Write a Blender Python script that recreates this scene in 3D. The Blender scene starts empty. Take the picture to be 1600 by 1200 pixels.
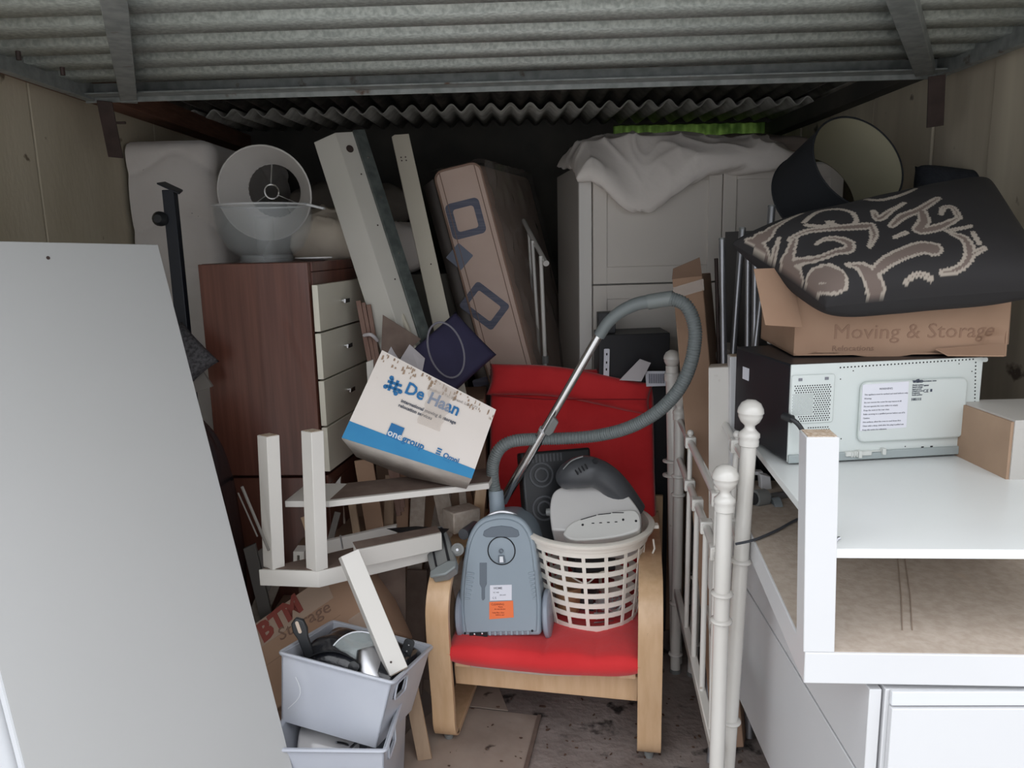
import bpy, bmesh, math, random
from mathutils import Vector, Matrix, noise
random.seed(7)
SC = bpy.context.scene
COL = SC.collection
V = Vector
rad = math.radians

# ---------------------------------------------------------------- camera
CAM_H, PITCH, ROLL, FPX = 1.5, rad(10.5), rad(1.3), 1200.0
R0 = V((1, 0, 0)); F0 = V((0, math.cos(PITCH), -math.sin(PITCH))); U0 = V((0, math.sin(PITCH), math.cos(PITCH)))
CR = R0*math.cos(ROLL) - U0*math.sin(ROLL)
CU = R0*math.sin(ROLL) + U0*math.cos(ROLL)
CO = V((0, 0, CAM_H))
cam_d = bpy.data.cameras.new('camera'); cam = bpy.data.objects.new('camera', cam_d); COL.objects.link(cam)
cam_d.sensor_width = 36.0; cam_d.lens = FPX/1600*36.0; cam_d.clip_start = 0.02; cam_d.clip_end = 200
mw = Matrix((CR, CU, -F0)).transposed().to_4x4(); mw.translation = CO
cam.matrix_world = mw
SC.camera = cam

# ---------------------------------------------------------------- world, exposure
SC.view_settings.view_transform = 'Standard'
SC.view_settings.look = 'None'
SC.view_settings.gamma = 1.0
SC.view_settings.use_curve_mapping = False
SC.view_settings.exposure = 1.1
W = bpy.data.worlds.new('overcast_sky'); SC.world = W; W.use_nodes = True
wn = W.node_tree; wn.nodes.clear()
wo = wn.nodes.new('ShaderNodeOutputWorld'); wb = wn.nodes.new('ShaderNodeBackground')
wt = wn.nodes.new('ShaderNodeTexCoord'); ws = wn.nodes.new('ShaderNodeSeparateXYZ'); wr = wn.nodes.new('ShaderNodeValToRGB')
wr.color_ramp.elements[0].position = 0.0; wr.color_ramp.elements[0].color = (0.50, 0.53, 0.58, 1)
wr.color_ramp.elements[1].position = 0.8; wr.color_ramp.elements[1].color = (1.30, 1.33, 1.38, 1)
wn.links.new(wt.outputs['Generated'], ws.inputs[0]); wn.links.new(ws.outputs['Z'], wr.inputs[0])
wn.links.new(wr.outputs[0], wb.inputs[0]); wn.links.new(wb.outputs[0], wo.inputs[0])
wb.inputs[1].default_value = 1.0
SC.cycles.max_bounces = 10; SC.cycles.diffuse_bounces = 6; SC.cycles.transparent_max_bounces = 16

# ---------------------------------------------------------------- measuring helpers (pixel + known plane -> world point)
def ray(u, v):
    return F0 + CR*((u-800)/FPX) - CU*((v-600)/FPX)
def P(u, v, y):
    d = ray(u, v); return CO + d*(y/d.y)
def PZ(u, v, z):
    d = ray(u, v); return CO + d*((z-CAM_H)/d.z)
def PX(u, v, x):
    d = ray(u, v); return CO + d*(x/d.x)
def PN(u, v, M):
    """hit of the ray with the local z=0 plane of M, returned in local coordinates"""
    Mi = M.inverted(); o = Mi @ CO; d = (Mi.to_3x3() @ ray(u, v)); t = -o.z/d.z
    return o + d*t
def FR(O, X, Y):
    """frame at O: local x toward X, local y as near as can be toward Y, z = x cross y"""
    x = (V(X)-V(O)).normalized(); y = (V(Y)-V(O)); y = (y - x*y.dot(x)).normalized(); z = x.cross(y)
    m = Matrix((x, y, z)).transposed().to_4x4(); m.translation = V(O); return m
def TR(x, y, z, rz=0, rx=0, ry=0):
    return Matrix.Translation((x, y, z)) @ Matrix.Rotation(rz, 4, 'Z') @ Matrix.Rotation(rx, 4, 'X') @ Matrix.Rotation(ry, 4, 'Y')
def smooth_path(pts, n=8):
    pts = [V(p) for p in pts]; out = []
    for i in range(len(pts)-1):
        a = pts[max(i-1, 0)]; b = pts[i]; c = pts[i+1]; d = pts[min(i+2, len(pts)-1)]
        for k in range(n):
            t = k/n
            out.append(0.5*((2*b) + (c-a)*t + (2*a-5*b+4*c-d)*t*t + (3*b-a-3*c+d)*t**3))
    out.append(pts[-1]); return out
def resample(pts, step):
    out = [pts[0]]; acc = 0.0
    for a, b in zip(pts[:-1], pts[1:]):
        L = (b-a).length
        if L < 1e-9: continue
        t = step-acc
        while t <= L:
            out.append(a+(b-a)*(t/L)); t += step
        acc = L-(t-step)
    return out

# ---------------------------------------------------------------- materials
MATS = {}
def mat(name, col, rough=.5, metal=0.0, col2=None, scale=8.0, stretch=(1, 1, 1), bump=0.0, bscale=None,
        spots=None, spot_amt=.62, spot_scale=30.0, coat=0.0, detail=4.0, spec=.5, wave=None, coord='Object', alpha=1.0, trans=0.0, lo=.35, hi=.65, sheen=0):
    if name in MATS: return MATS[name]
    m = bpy.data.materials.new(name); m.use_nodes = True; nt = m.node_tree; N = nt.nodes; L = nt.links
    b = N['Principled BSDF']; b.inputs['Roughness'].default_value = rough; b.inputs['Metallic'].default_value = metal
    b.inputs['Base Color'].default_value = (*col, 1); b.inputs['Coat Weight'].default_value = coat
    b.inputs['Specular IOR Level'].default_value = spec
    if sheen: b.inputs['Sheen Weight'].default_value = sheen
    tc = N.new('ShaderNodeTexCoord'); mp = N.new('ShaderNodeMapping'); mp.inputs['Scale'].default_value = stretch
    L.new(tc.outputs[coord], mp.inputs[0])
    out = None
    if col2 is not None:
        nz = N.new('ShaderNodeTexNoise'); nz.inputs['Scale'].default_value = scale; nz.inputs['Detail'].default_value = detail
        L.new(mp.outputs[0], nz.inputs[0]); rp = N.new('ShaderNodeValToRGB')
        rp.color_ramp.elements[0].position = lo; rp.color_ramp.elements[1].position = hi
        rp.color_ramp.elements[0].color = (*col, 1); rp.color_ramp.elements[1].color = (*col2, 1)
        L.new(nz.outputs[0], rp.inputs[0]); out = rp.outputs[0]
    if spots is not None:
        n2 = N.new('ShaderNodeTexNoise'); n2.inputs['Scale'].default_value = spot_scale; n2.inputs['Detail'].default_value = 6
        L.new(tc.outputs[coord], n2.inputs[0]); r2 = N.new('ShaderNodeValToRGB')
        r2.color_ramp.elements[0].position = spot_amt; r2.color_ramp.elements[1].position = spot_amt+.06
        r2.color_ramp.elements[0].color = (0, 0, 0, 1); r2.color_ramp.elements[1].color = (1, 1, 1, 1)
        L.new(n2.outputs[0], r2.inputs[0]); mx = N.new('ShaderNodeMixRGB'); L.new(r2.outputs[0], mx.inputs[0])
        if out: L.new(out, mx.inputs[1])
        else: mx.inputs[1].default_value = (*col, 1)
        mx.inputs[2].default_value = (*spots, 1); out = mx.outputs[0]
    if out: L.new(out, b.inputs['Base Color'])
    if bump:
        n3 = N.new('ShaderNodeTexNoise'); n3.inputs['Scale'].default_value = bscale or scale*3; n3.inputs['Detail'].default_value = 5
        L.new(mp.outputs[0], n3.inputs[0]); bp = N.new('ShaderNodeBump'); bp.inputs['Strength'].default_value = bump; bp.inputs['Distance'].default_value = .01
        L.new(n3.outputs[0], bp.inputs['Height']); L.new(bp.outputs[0], b.inputs['Normal'])
    if alpha < 1:
        tr = N.new('ShaderNodeBsdfTransparent'); mxs = N.new('ShaderNodeMixShader'); mxs.inputs[0].default_value = alpha
        L.new(tr.outputs[0], mxs.inputs[1]); L.new(b.outputs[0], mxs.inputs[2]); L.new(mxs.outputs[0], N['Material Output'].inputs[0])
    if trans: b.inputs['Transmission Weight'].default_value = trans
    MATS[name] = m; return m

# ---------------------------------------------------------------- geometry collector (all in world coordinates)
class G:
    def __init__(s): s.v = []; s.f = []
    def add(s, vs, fs, M=None):
        o = len(s.v)
        for p in vs:
            p = V(p); s.v.append(M @ p if M is not None else p)
        for f in fs: s.f.append(tuple(i+o for i in f))
        return s
    def box(s, x0, x1, y0, y1, z0, z1, M=None):
        return s.add([(x0, y0, z0), (x1, y0, z0), (x1, y1, z0), (x0, y1, z0), (x0, y0, z1), (x1, y0, z1), (x1, y1, z1), (x0, y1, z1)],
                     [(3, 2, 1, 0), (4, 5, 6, 7), (0, 1, 5, 4), (1, 2, 6, 5), (2, 3, 7, 6), (3, 0, 4, 7)], M)
    def bar(s, p0, p1, w, h, up=(0, 0, 1)):
        p0 = V(p0); p1 = V(p1); a = (p1-p0).normalized(); sd = a.cross(V(up)).normalized(); u = sd.cross(a)
        m = Matrix((a, sd, u)).transposed().to_4x4(); m.translation = p0
        return s.box(0, (p1-p0).length, -w/2, w/2, -h/2, h/2, m)
    def tube(s, pts, r, n=10, caps=True, closed=False):
        pts = [V(p) for p in pts]; k = len(pts); rr = r if hasattr(r, '__len__') else [r]*k
        t0 = (pts[1]-pts[0]).normalized(); nrm = t0.orthogonal().normalized(); vs = []
        for i, p in enumerate(pts):
            if closed: t = (pts[(i+1) % k]-pts[i-1]).normalized()
            else: t = (pts[min(i+1, k-1)]-pts[max(i-1, 0)])
            t = t.normalized() if t.length > 1e-9 else t0
            nrm = nrm-t*nrm.dot(t); nrm = nrm.normalized() if nrm.length > 1e-6 else t.orthogonal().normalized()
            bn = t.cross(nrm)
            for j in range(n):
                a = 2*math.pi*j/n; vs.append(p+(nrm*math.cos(a)+bn*math.sin(a))*rr[i])
        fs = []
        for i in range(k-1 if not closed else k):
            for j in range(n):
                a = i*n+j; b = i*n+(j+1) % n; c = ((i+1) % k)*n+(j+1) % n; d = ((i+1) % k)*n+j
                fs.append((a, b, c, d))
        if caps and not closed:
            fs.append(tuple(reversed(range(n)))); fs.append(tuple(range((k-1)*n, k*n)))
        return s.add(vs, fs)
    def cyl(s, p0, p1, r0, r1=None, n=18):
        return s.tube([p0, p1], [r0, r0 if r1 is None else r1], n)
    def lathe(s, prof, n=32, M=None, a0=0, a1=2*math.pi):
        full = abs(a1-a0-2*math.pi) < 1e-6; m = n if full else n+1; vs = []
        for r, z in prof:
            for j in range(m):
                a = a0+(a1-a0)*j/n; vs.append((r*math.cos(a), r*math.sin(a), z))
        fs = []
        for i in range(len(prof)-1):
            for j in range(n):
                fs.append((i*m+j, i*m+(j+1) % m, (i+1)*m+(j+1) % m, (i+1)*m+j))
        return s.add(vs, fs, M)
    def prism(s, poly, z0, z1, M=None):
        k = len(poly); vs = [(x, y, z0) for x, y in poly]+[(x, y, z1) for x, y in poly]
        fs = [tuple(reversed(range(k))), tuple(range(k, 2*k))]+[(i, (i+1) % k, k+(i+1) % k, k+i) for i in range(k)]
        return s.add(vs, fs, M)
    def ringprism(s, outer, inner, z0, z1, M=None):
        k = len(outer); vs = [(x, y, z) for z in (z0, z1) for pl in (outer, inner) for x, y in pl]; fs = []
        for i in range(k):
            j = (i+1) % k
            fs += [(2*k+i, 2*k+j, 3*k+j, 3*k+i), (j, i, k+i, k+j), (i, j, 2*k+j, 2*k+i), (k+j, k+i, 3*k+i, 3*k+j)]
        return s.add(vs, fs, M)
    def slab(s, quad, off):
        """solid from four (or more) world points, pushed by vector off"""
        k = len(quad); vs = [V(q) for q in quad]+[V(q)+V(off) for q in quad]
        fs = [tuple(reversed(range(k))), tuple(range(k, 2*k))]+[(i, (i+1) % k, k+(i+1) % k, k+i) for i in range(k)]
        return s.add(vs, fs)
    def grid(s, fn, nu, nv, M=None, wu=False, wv=False):
        cu = nu if wu else nu+1; cv = nv if wv else nv+1
        vs = [fn(i/nu, j/nv) for i in range(cu) for j in range(cv)]
        fs = [(i*cv+j, ((i+1) % cu)*cv+j, ((i+1) % cu)*cv+(j+1) % cv, i*cv+(j+1) % cv) for i in range(nu) for j in range(nv)]
        return s.add(vs, fs, M)
    def ball(s, c, r, n=16, sc=(1, 1, 1), M=None):
        c = V(c)
        return s.grid(lambda a, b: (c.x+sc[0]*r*math.sin(math.pi*(b*.998+.001))*math.cos(2*math.pi*a), c.y+sc[1]*r*math.sin(math.pi*(b*.998+.001))*math.sin(2*math.pi*a), c.z+sc[2]*r*math.cos(math.pi*(b*.998+.001))), n, n//2+2, M, wu=True)
    def pillow(s, M, w, d, h, nu=40, nv=30, seed=0, wr=.012, ex=.5, pinch=.06, bend=None, wf=6.0, fold=0.0, crease=0.0):
        def side(sg):
            def f(a, b):
                u = 2*a-1; v = 2*b-1
                e = max(0.0, (1-u**4)*(1-v**4))**ex
                x = u*w/2*(1-pinch*(1-v*v)*abs(u)); y = v*d/2*(1-pinch*(1-u*u)*abs(v))
                q = V((x*wf+seed*3.1, y*wf+seed, sg*2.0))
                nn = noise.noise(q)*.6+noise.noise(q*2.3)*.3
                if fold: nn += (abs(math.sin((x*1.1+y*.6)*wf*2+noise.noise(q*.7)*5))-.5)*fold
                if crease: nn += crease*((1-abs(noise.noise(q*1.3+V((seed, 0, 0)))))**6-.35+.6*((1-abs(noise.noise(q*2.9)))**6-.35))
                z = sg*(h/2*e)+wr*nn*min(1, e*2.2)
                p = V((x, y, z))
                return bend(p) if bend else p
            return f
        s.grid(side(1), nu, nv, M)
        o = len(s.v); s.grid(side(-1), nu, nv, M)
        return s
    def pillow4(s, c, h, nu=40, nv=30, seed=0, wr=.01, ex=.5, pinch=.06, wf=6.0):
        """pillow spanned between four corner points (x-y-, x+y-, x+y+, x-y+)"""
        c = [V(q) for q in c]; nm = (c[1]-c[0]).cross(c[3]-c[0]).normalized()
        for sg in (1, -1):
            def f(a, b):
                u = 2*a-1; v = 2*b-1; e = max(0.0, (1-u**4)*(1-v**4))**ex
                uu = u*(1-pinch*(1-v*v)*abs(u)); vv = v*(1-pinch*(1-u*u)*abs(v)); A_ = (uu+1)/2; B_ = (vv+1)/2
                p = (c[0]*(1-A_)+c[1]*A_)*(1-B_)+(c[3]*(1-A_)+c[2]*A_)*B_
                q = V((p.x*wf+seed*3.1, p.y*wf+seed, p.z*wf+sg*2.0)); nn = noise.noise(q)*.6+noise.noise(q*2.3)*.3
                return p+nm*(sg*h/2*e+wr*nn*min(1, e*2.2))
            s.grid(f, nu, nv)
        return s
    def text(s, txt, M, size=.05, bold=0.0, align='LEFT', depth=.0004, spacing=1.0, sx=1.0):
        c = bpy.data.curves.new('lettering', 'FONT'); c.body = txt; c.size = size; c.offset = bold; c.extrude = depth; c.align_x = align
        c.resolution_u = 2; c.space_character = spacing
        o = bpy.data.objects.new('lettering', c); COL.objects.link(o)
        dg = bpy.context.evaluated_depsgraph_get(); me = bpy.data.meshes.new_from_object(o.evaluated_get(dg))
        s.add([(v.co.x*sx, v.co.y, v.co.z) for v in me.vertices], [tuple(p.vertices) for p in me.polygons], M)
        bpy.data.objects.remove(o); bpy.data.curves.remove(c); bpy.data.meshes.remove(me); return s

def rrect(w, h, r, n=5, cx=0, cy=0):
    out = []
    for qx, qy, a0 in ((w/2-r, h/2-r, 0), (-w/2+r, h/2-r, 90), (-w/2+r, -h/2+r, 180), (w/2-r, -h/2+r, 270)):
        for k in range(n+1):
            a = rad(a0+90*k/n); out.append((cx+qx+r*math.cos(a), cy+qy+r*math.sin(a)))
    return out

class Part:
    def __init__(s, name, g, m, bevel=0.0, smooth=40, label=None, kind=None, vcol=None, weld=False, solid=0.0, seg=2):
        s.name, s.g, s.m, s.bevel, s.smooth, s.label, s.kind, s.subs, s.vcol, s.weld, s.solid, s.seg = name, g, m, bevel, smooth, label, kind, [], vcol, weld, solid, seg
    def sub(s, name, g, m, **k):
        p = Part(name, g, m, **k); s.subs.append(p); return p
def build(p, org, parent):
    me = bpy.data.meshes.new(p.name)
    me.from_pydata([v-org for v in p.g.v], [], p.g.f)
    if p.weld:
        bm = bmesh.new(); bm.from_mesh(me); bmesh.ops.remove_doubles(bm, verts=bm.verts, dist=1e-4); bmesh.ops.recalc_face_normals(bm, faces=bm.faces); bm.to_mesh(me); bm.free()
    me.validate(); me.materials.append(p.m)
    if p.smooth:
        me.polygons.foreach_set('use_smooth', [True]*len(me.polygons)); me.set_sharp_from_angle(angle=rad(p.smooth))
    if p.vcol:
        ca = me.color_attributes.new('pattern', 'FLOAT_COLOR', 'POINT')
        for i, c in enumerate(p.vcol): ca.data[i].color = (*c, 1)
    o = bpy.data.objects.new(p.name, me); COL.objects.link(o)
    if parent: o.parent = parent
    if p.bevel:
        b = o.modifiers.new('bevel', 'BEVEL'); b.width = p.bevel; b.segments = p.seg; b.limit_method = 'ANGLE'; b.angle_limit = rad(35)
    if p.solid:
        b = o.modifiers.new('solid', 'SOLIDIFY'); b.thickness = p.solid; b.offset = 0
    if p.label: o['label'] = p.label
    if p.kind: o['kind'] = p.kind
    for q in p.subs: build(q, org, o)
    return o
class T:
    """one thing: an Empty at its base with its parts, or a single mesh"""
    def __init__(s, name, label, cat, group=None): s.name, s.label, s.cat, s.group, s.parts = name, label, cat, group, []
    def part(s, name, g, m, **k):
        p = Part(name, g, m, **k); s.parts.append(p); return p
    def done(s):
        vs = [v for p in s.parts for v in p.g.v]
        lo = [min(v[i] for v in vs) for i in range(3)]; hi = [max(v[i] for v in vs) for i in range(3)]
        org = V(((lo[0]+hi[0])/2, (lo[1]+hi[1])/2, lo[2]))
        if len(s.parts) == 1 and s.parts[0].name == s.name:
            o = build(s.parts[0], org, None)
        else:
            o = bpy.data.objects.new(s.name, None); COL.objects.link(o); o.empty_display_size = .05
            for p in s.parts: build(p, org, o)
        o.location = org; o['label'] = s.label; o['category'] = s.cat
        if s.group: o['group'] = s.group
        return o
def single(name, label, cat, g, m, group=None, kind=None, **k):
    t = T(name, label, cat, group); t.part(name, g, m, **k); o = t.done()
    if kind: o['kind'] = kind
    return o
def struct(name, g, m, parts=(), **k):
    p = Part(name, g, m, **k)
    vs = g.v; org = V((0, 0, 0))
    for (n_, g_, m_, kw) in parts: p.sub(n_, g_, m_, **kw)
    o = build(p, org, None); o['kind'] = 'structure'; return o
# ================================================================ MATERIALS
concrete = mat('concrete_floor', (.19, .155, .14), .8, col2=(.32, .27, .245), scale=5, bump=.5, bscale=40, spots=(.03, .024, .022), spot_amt=.6, spot_scale=9)
paving = mat('outside_paving', (.44, .43, .41), .9, col2=(.52, .51, .49), scale=5, bump=.2)
wallcream = mat('cream_wall_paint', (.42, .36, .26), .8, col2=(.52, .455, .34), scale=3, stretch=(1, 1, .4), bump=.15, bscale=60, spots=(.16, .12, .08), spot_amt=.68, spot_scale=14)
wallpanel = mat('stained_panel_wall', (.40, .34, .26), .8, col2=(.62, .55, .42), scale=5, stretch=(1, 1, .12), bump=.1, spots=(.12, .09, .07), spot_amt=.68, spot_scale=10)
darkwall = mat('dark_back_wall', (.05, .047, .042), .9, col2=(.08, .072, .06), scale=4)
galv = mat('galvanised_steel', (.36, .385, .36), .45, .25, col2=(.56, .59, .55), scale=90, bump=.08, bscale=120, detail=2)
galvd = mat('dull_galvanised_frame', (.2, .215, .205), .45, .3, col2=(.3, .31, .3), scale=30, spots=(.1, .06, .04), spot_amt=.66, spot_scale=12)
roofm = mat('weathered_roof_sheet', (.27, .255, .225), .85, col2=(.46, .44, .4), scale=14, bump=.25, bscale=60)
rust = mat('rusty_timber', (.11, .045, .025), .8, col2=(.17, .075, .045), scale=20, stretch=(3, .4, 3), bump=.2)
strapm = mat('brown_steel_strap', (.045, .03, .026), .6, .3, col2=(.07, .045, .04), scale=20)
white_lam = mat('white_laminate', (.60, .60, .61), .35, col2=(.63, .63, .64), scale=2, spots=(.45, .42, .38), spot_amt=.74, spot_scale=16)
grey_lam = mat('pale_grey_laminate', (.45, .448, .44), .3, col2=(.465, .463, .457), scale=1.2)
white_edge = mat('white_edge_band', (.63, .64, .66), .4)
white_warm = mat('warm_white_laminate', (.64, .61, .565), .45, col2=(.68, .65, .61), scale=2, spots=(.36, .28, .2), spot_amt=.74, spot_scale=14)
white_old = mat('cream_painted_wood', (.52, .47, .38), .45, col2=(.57, .52, .43), scale=3)
enamel = mat('white_enamel', (.70, .68, .64), .2, coat=.5, col2=(.65, .62, .575), scale=3, spots=(.42, .36, .3), spot_amt=.72, spot_scale=30)
hardboard = mat('brown_hardboard', (.39, .32, .26), .85, col2=(.46, .39, .33), scale=60, bump=.1, spots=(.46, .33, .23), spot_amt=.66, spot_scale=3)
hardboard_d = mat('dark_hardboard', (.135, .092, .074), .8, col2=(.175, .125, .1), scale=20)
chip = mat('raw_chipboard', (.42, .3, .2), .9, col2=(.62, .52, .42), scale=180, bump=.4)
walnut = mat('walnut_veneer', (.088, .03, .02), .35, col2=(.145, .056, .038), scale=7, stretch=(9, 9, .35), coat=.1, lo=.3, hi=.7)
creamdr = mat('cream_drawer_front', (.62, .585, .49), .35, col2=(.66, .62, .52), scale=2)
chrome = mat('chrome', (.75, .75, .76), .15, 1.0)
steel = mat('brushed_steel', (.5, .5, .52), .28, 1.0)
greytube = mat('silver_painted_tube', (.33, .33, .345), .32, .75)
quilt = mat('quilted_white_fabric', (.64, .59, .55), .85, col2=(.7, .65, .61), scale=5, bump=.2, bscale=25, sheen=.2)
duvet = mat('white_cotton', (.72, .66, .61), .85, col2=(.77, .71, .66), scale=5, bump=.2, bscale=20)
duvet_w = mat('off_white_bedding', (.45, .385, .31), .85, col2=(.54, .47, .38), scale=6, bump=.2, bscale=25)
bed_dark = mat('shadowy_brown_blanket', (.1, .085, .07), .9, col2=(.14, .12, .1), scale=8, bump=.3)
pinkm = mat('pinkish_mattress_ticking', (.6, .44, .36), .8, col2=(.66, .5, .42), scale=5, bump=.1)
greym = mat('grey_mattress_piping', (.2, .175, .16), .8)
bluem = mat('blue_grey_print', (.11, .12, .17), .8, col2=(.17, .17, .215), scale=3, stretch=(1, 1, 60))
bluel = mat('pale_blue_print', (.2, .22, .28), .8)
polyth = mat('cloudy_polythene_wrap', (.3, .27, .25), .3, alpha=.45, bump=.6, bscale=12, coat=.4)
shade_w = mat('white_lampshade_card', (.55, .52, .49), .7, col2=(.6, .57, .535), scale=4, spots=(.2, .17, .15), spot_amt=.74, spot_scale=20)
shade_b = mat('black_lampshade_fabric', (.012, .014, .018), .8)
shade_c = mat('cream_lampshade_lining', (.33, .31, .215), .7, col2=(.38, .35, .25), scale=2)
frost = mat('frosted_clear_plastic', (.5, .52, .52), .22, alpha=.14, coat=.3)
frost2 = mat('frosted_grey_plastic', (.47, .49, .55), .3, alpha=.9, col2=(.53, .55, .6), scale=4, coat=.2, spots=(.42, .44, .5), spot_amt=.66, spot_scale=6)
blackm = mat('black_painted_steel', (.012, .014, .02), .45, .2)
blackp = mat('black_plastic', (.012, .013, .015), .4, col2=(.018, .019, .021), scale=8)
blackc = mat('charcoal_board', (.022, .022, .025), .5)
blackbag = mat('black_bin_bag', (.012, .013, .017), .25, coat=.3, bump=.8, bscale=14)
junkd = mat('dark_mesh_fabric', (.028, .026, .03), .8, col2=(.085, .08, .085), scale=110, bump=.3, detail=1)
navy = mat('navy_fabric', (.028, .024, .062), .8, col2=(.035, .03, .075), scale=10, bump=.1)
navyt = mat('pale_printed_ring', (.2, .19, .22), .8)
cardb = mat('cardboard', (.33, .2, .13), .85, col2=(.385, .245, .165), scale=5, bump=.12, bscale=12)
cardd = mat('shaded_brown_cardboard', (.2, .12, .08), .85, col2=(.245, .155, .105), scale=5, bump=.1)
cardp = mat('printed_cardboard_ink', (.21, .125, .09), .85)
cardr = mat('red_ink', (.26, .06, .045), .85)
cardw = mat('white_faced_card', (.74, .67, .61), .75, col2=(.78, .71, .66), scale=3, bump=.1, bscale=10, spots=(.3, .2, .13), spot_amt=.66, spot_scale=16)
cardu = mat('scuffed_white_card', (.34, .3, .27), .8, col2=(.5, .45, .4), scale=10, bump=.3)
tape = mat('clear_packing_tape', (.6, .5, .42), .08, alpha=.35, coat=1, bump=.9, bscale=30)
inkblue = mat('blue_ink', (.015, .15, .36), .7)
inkband = mat('blue_band_ink', (.02, .2, .42), .7, col2=(.03, .24, .47), scale=8)
inkdark = mat('dark_ink', (.05, .06, .09), .7)
inkgrey = mat('grey_ink', (.2, .2, .23), .7)
birch = mat('birch_veneer', (.58, .37, .21), .4, col2=(.65, .435, .26), scale=8, stretch=(6, 6, 1), coat=.15, spots=(.18, .1, .06), spot_amt=.73, spot_scale=34)
ply = mat('birch_ply_edge', (.42, .27, .16), .6, col2=(.5, .33, .2), scale=5, stretch=(1, 1, 40))
red = mat('red_cotton', (.6, .016, .02), .85, col2=(.68, .026, .03), scale=6, bump=.25, bscale=30, sheen=.25)
redd = mat('red_seam', (.27, .008, .012), .9)
vacb = mat('blue_grey_vacuum_plastic', (.25, .30, .345), .36, col2=(.27, .32, .365), scale=3)
vacd = mat('dark_blue_grey_plastic', (.115, .14, .17), .4)
vacl = mat('light_grey_wheel_plastic', (.29, .325, .385), .38)
hosem = mat('grey_hose_plastic', (.17, .19, .19), .42)
silverp = mat('silver_trim', (.6, .6, .62), .3, .6)
basketm = mat('ivory_basket_plastic', (.82, .77, .69), .38)
toastm = mat('white_toaster_plastic', (.6, .585, .57), .35, col2=(.63, .61, .59), scale=5, spots=(.36, .32, .28), spot_amt=.72, spot_scale=30)
greyp = mat('charcoal_plastic', (.06, .062, .068), .35)
midgrey = mat('mid_grey_plastic', (.2, .205, .2), .4)
labelw = mat('white_paper_label', (.72, .72, .78), .7)
labelo = mat('orange_sticker', (.85, .18, .05), .6)
mwback = mat('pale_green_grey_steel', (.64, .68, .66), .38, .1)
mwblk = mat('black_microwave_steel', (.02, .021, .026), .4, .3, col2=(.028, .03, .036), scale=3)
holem = mat('vent_hole_black', (.012, .012, .014), .9)
paper = mat('printed_paper', (.58, .54, .55), .7)
lino = mat('brown_floor_sheet', (.29, .225, .185), .7, col2=(.38, .305, .255), scale=6, bump=.15, spots=(.07, .045, .035), spot_amt=.66, spot_scale=14)
debris = mat('dry_leaf_litter', (.07, .035, .025), .9, col2=(.12, .07, .045), scale=50)
green_t = mat('green_translucent_sheet', (.12, .19, .04), .4, col2=(.04, .075, .015), scale=14)
_nt = green_t.node_tree; _tr = _nt.nodes.new('ShaderNodeBsdfTranslucent'); _ms = _nt.nodes.new('ShaderNodeMixShader'); _ms.inputs[0].default_value = .6
_src = _nt.nodes['Principled BSDF'].inputs['Base Color'].links[0].from_socket; _nt.links.new(_src, _tr.inputs['Color'])
_nt.links.new(_nt.nodes['Principled BSDF'].outputs[0], _ms.inputs[1]); _nt.links.new(_tr.outputs[0], _ms.inputs[2]); _nt.links.new(_ms.outputs[0], _nt.nodes['Material Output'].inputs[0])
porc = mat('white_glazed_china', (.7, .68, .68), .15, coat=.5)
glassm = mat('clear_glass', (.7, .78, .78), .08, alpha=.22, coat=1)
wood_s = mat('pale_wood_slat', (.3, .2, .13), .7, col2=(.38, .265, .175), scale=7, stretch=(5, 5, .6))
reddish_slat = mat('reddish_wood_slat', (.17, .09, .065), .7, col2=(.22, .13, .1), scale=7, stretch=(5, 5, .6))
greyboard = mat('grey_cardboard', (.16, .145, .13), .8)
redcloth = mat('dull_red_cloth', (.23, .05, .05), .9)
cablem = mat('grey_cable', (.05, .055, .065), .5)

# ================================================================ SETTING
WX, WT, YB = 1.36, 2.04, 4.0
g = G(); g.box(-WX-.12, WX+.12, 1.1, YB+.1, -.1, 0); struct('floor', g, concrete)
g = G(); g.box(-9, 9, -9, 1.1, -.12, -.012); struct('ground', g, paving)
# left wall of precast panels with recessed joints
g = G(); parts = []
ys = [1.1, 1.62, 2.31, 3.1, YB]
g.box(-WX-.1, -WX-.012, 1.1, YB, 0, WT)
for a, b in zip(ys[:-1], ys[1:]):
    q = G(); q.box(-WX-.012, -WX, a+.004, b-.004, .0, WT); parts.append(('wall_panel', q, wallcream, dict(bevel=.003)))
struct('wall_left', g, darkwall, parts)
# right wall: vertical boards, slightly uneven
g = G(); parts = []; g.box(WX+.02, WX+.1, 1.1, YB, 0, WT)
y = 1.1; k = 0
while y < YB-.01:
    w = min(.30 if k % 2 else .42, YB-y); dx = random.uniform(0, .012)
    q = G(); q.box(WX-dx, WX+.02, y+.002, y+w-.002, 0, WT); parts.append(('wall_board', q, wallpanel, dict(bevel=.004))); y += w; k += 1
struct('wall_right', g, darkwall, parts)
# back wall with an opening under the roof
g = G(); gx0, gx1 = P(958, 210, YB).x, P(1198, 200, YB).x; gz = 1.93
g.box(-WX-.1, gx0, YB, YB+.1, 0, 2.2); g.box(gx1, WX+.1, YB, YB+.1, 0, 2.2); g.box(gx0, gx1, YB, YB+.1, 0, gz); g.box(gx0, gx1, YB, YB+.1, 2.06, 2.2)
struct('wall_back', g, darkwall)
g = G(); npl = 60
def pleat(a, b):
    x = gx0+(gx1-gx0)*a; return (x, YB+.03+.012*math.sin(a*2*math.pi*13), gz-.02+(.17)*b)
g.grid(pleat, 156, 2); struct('window_1', g, green_t)
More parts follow.
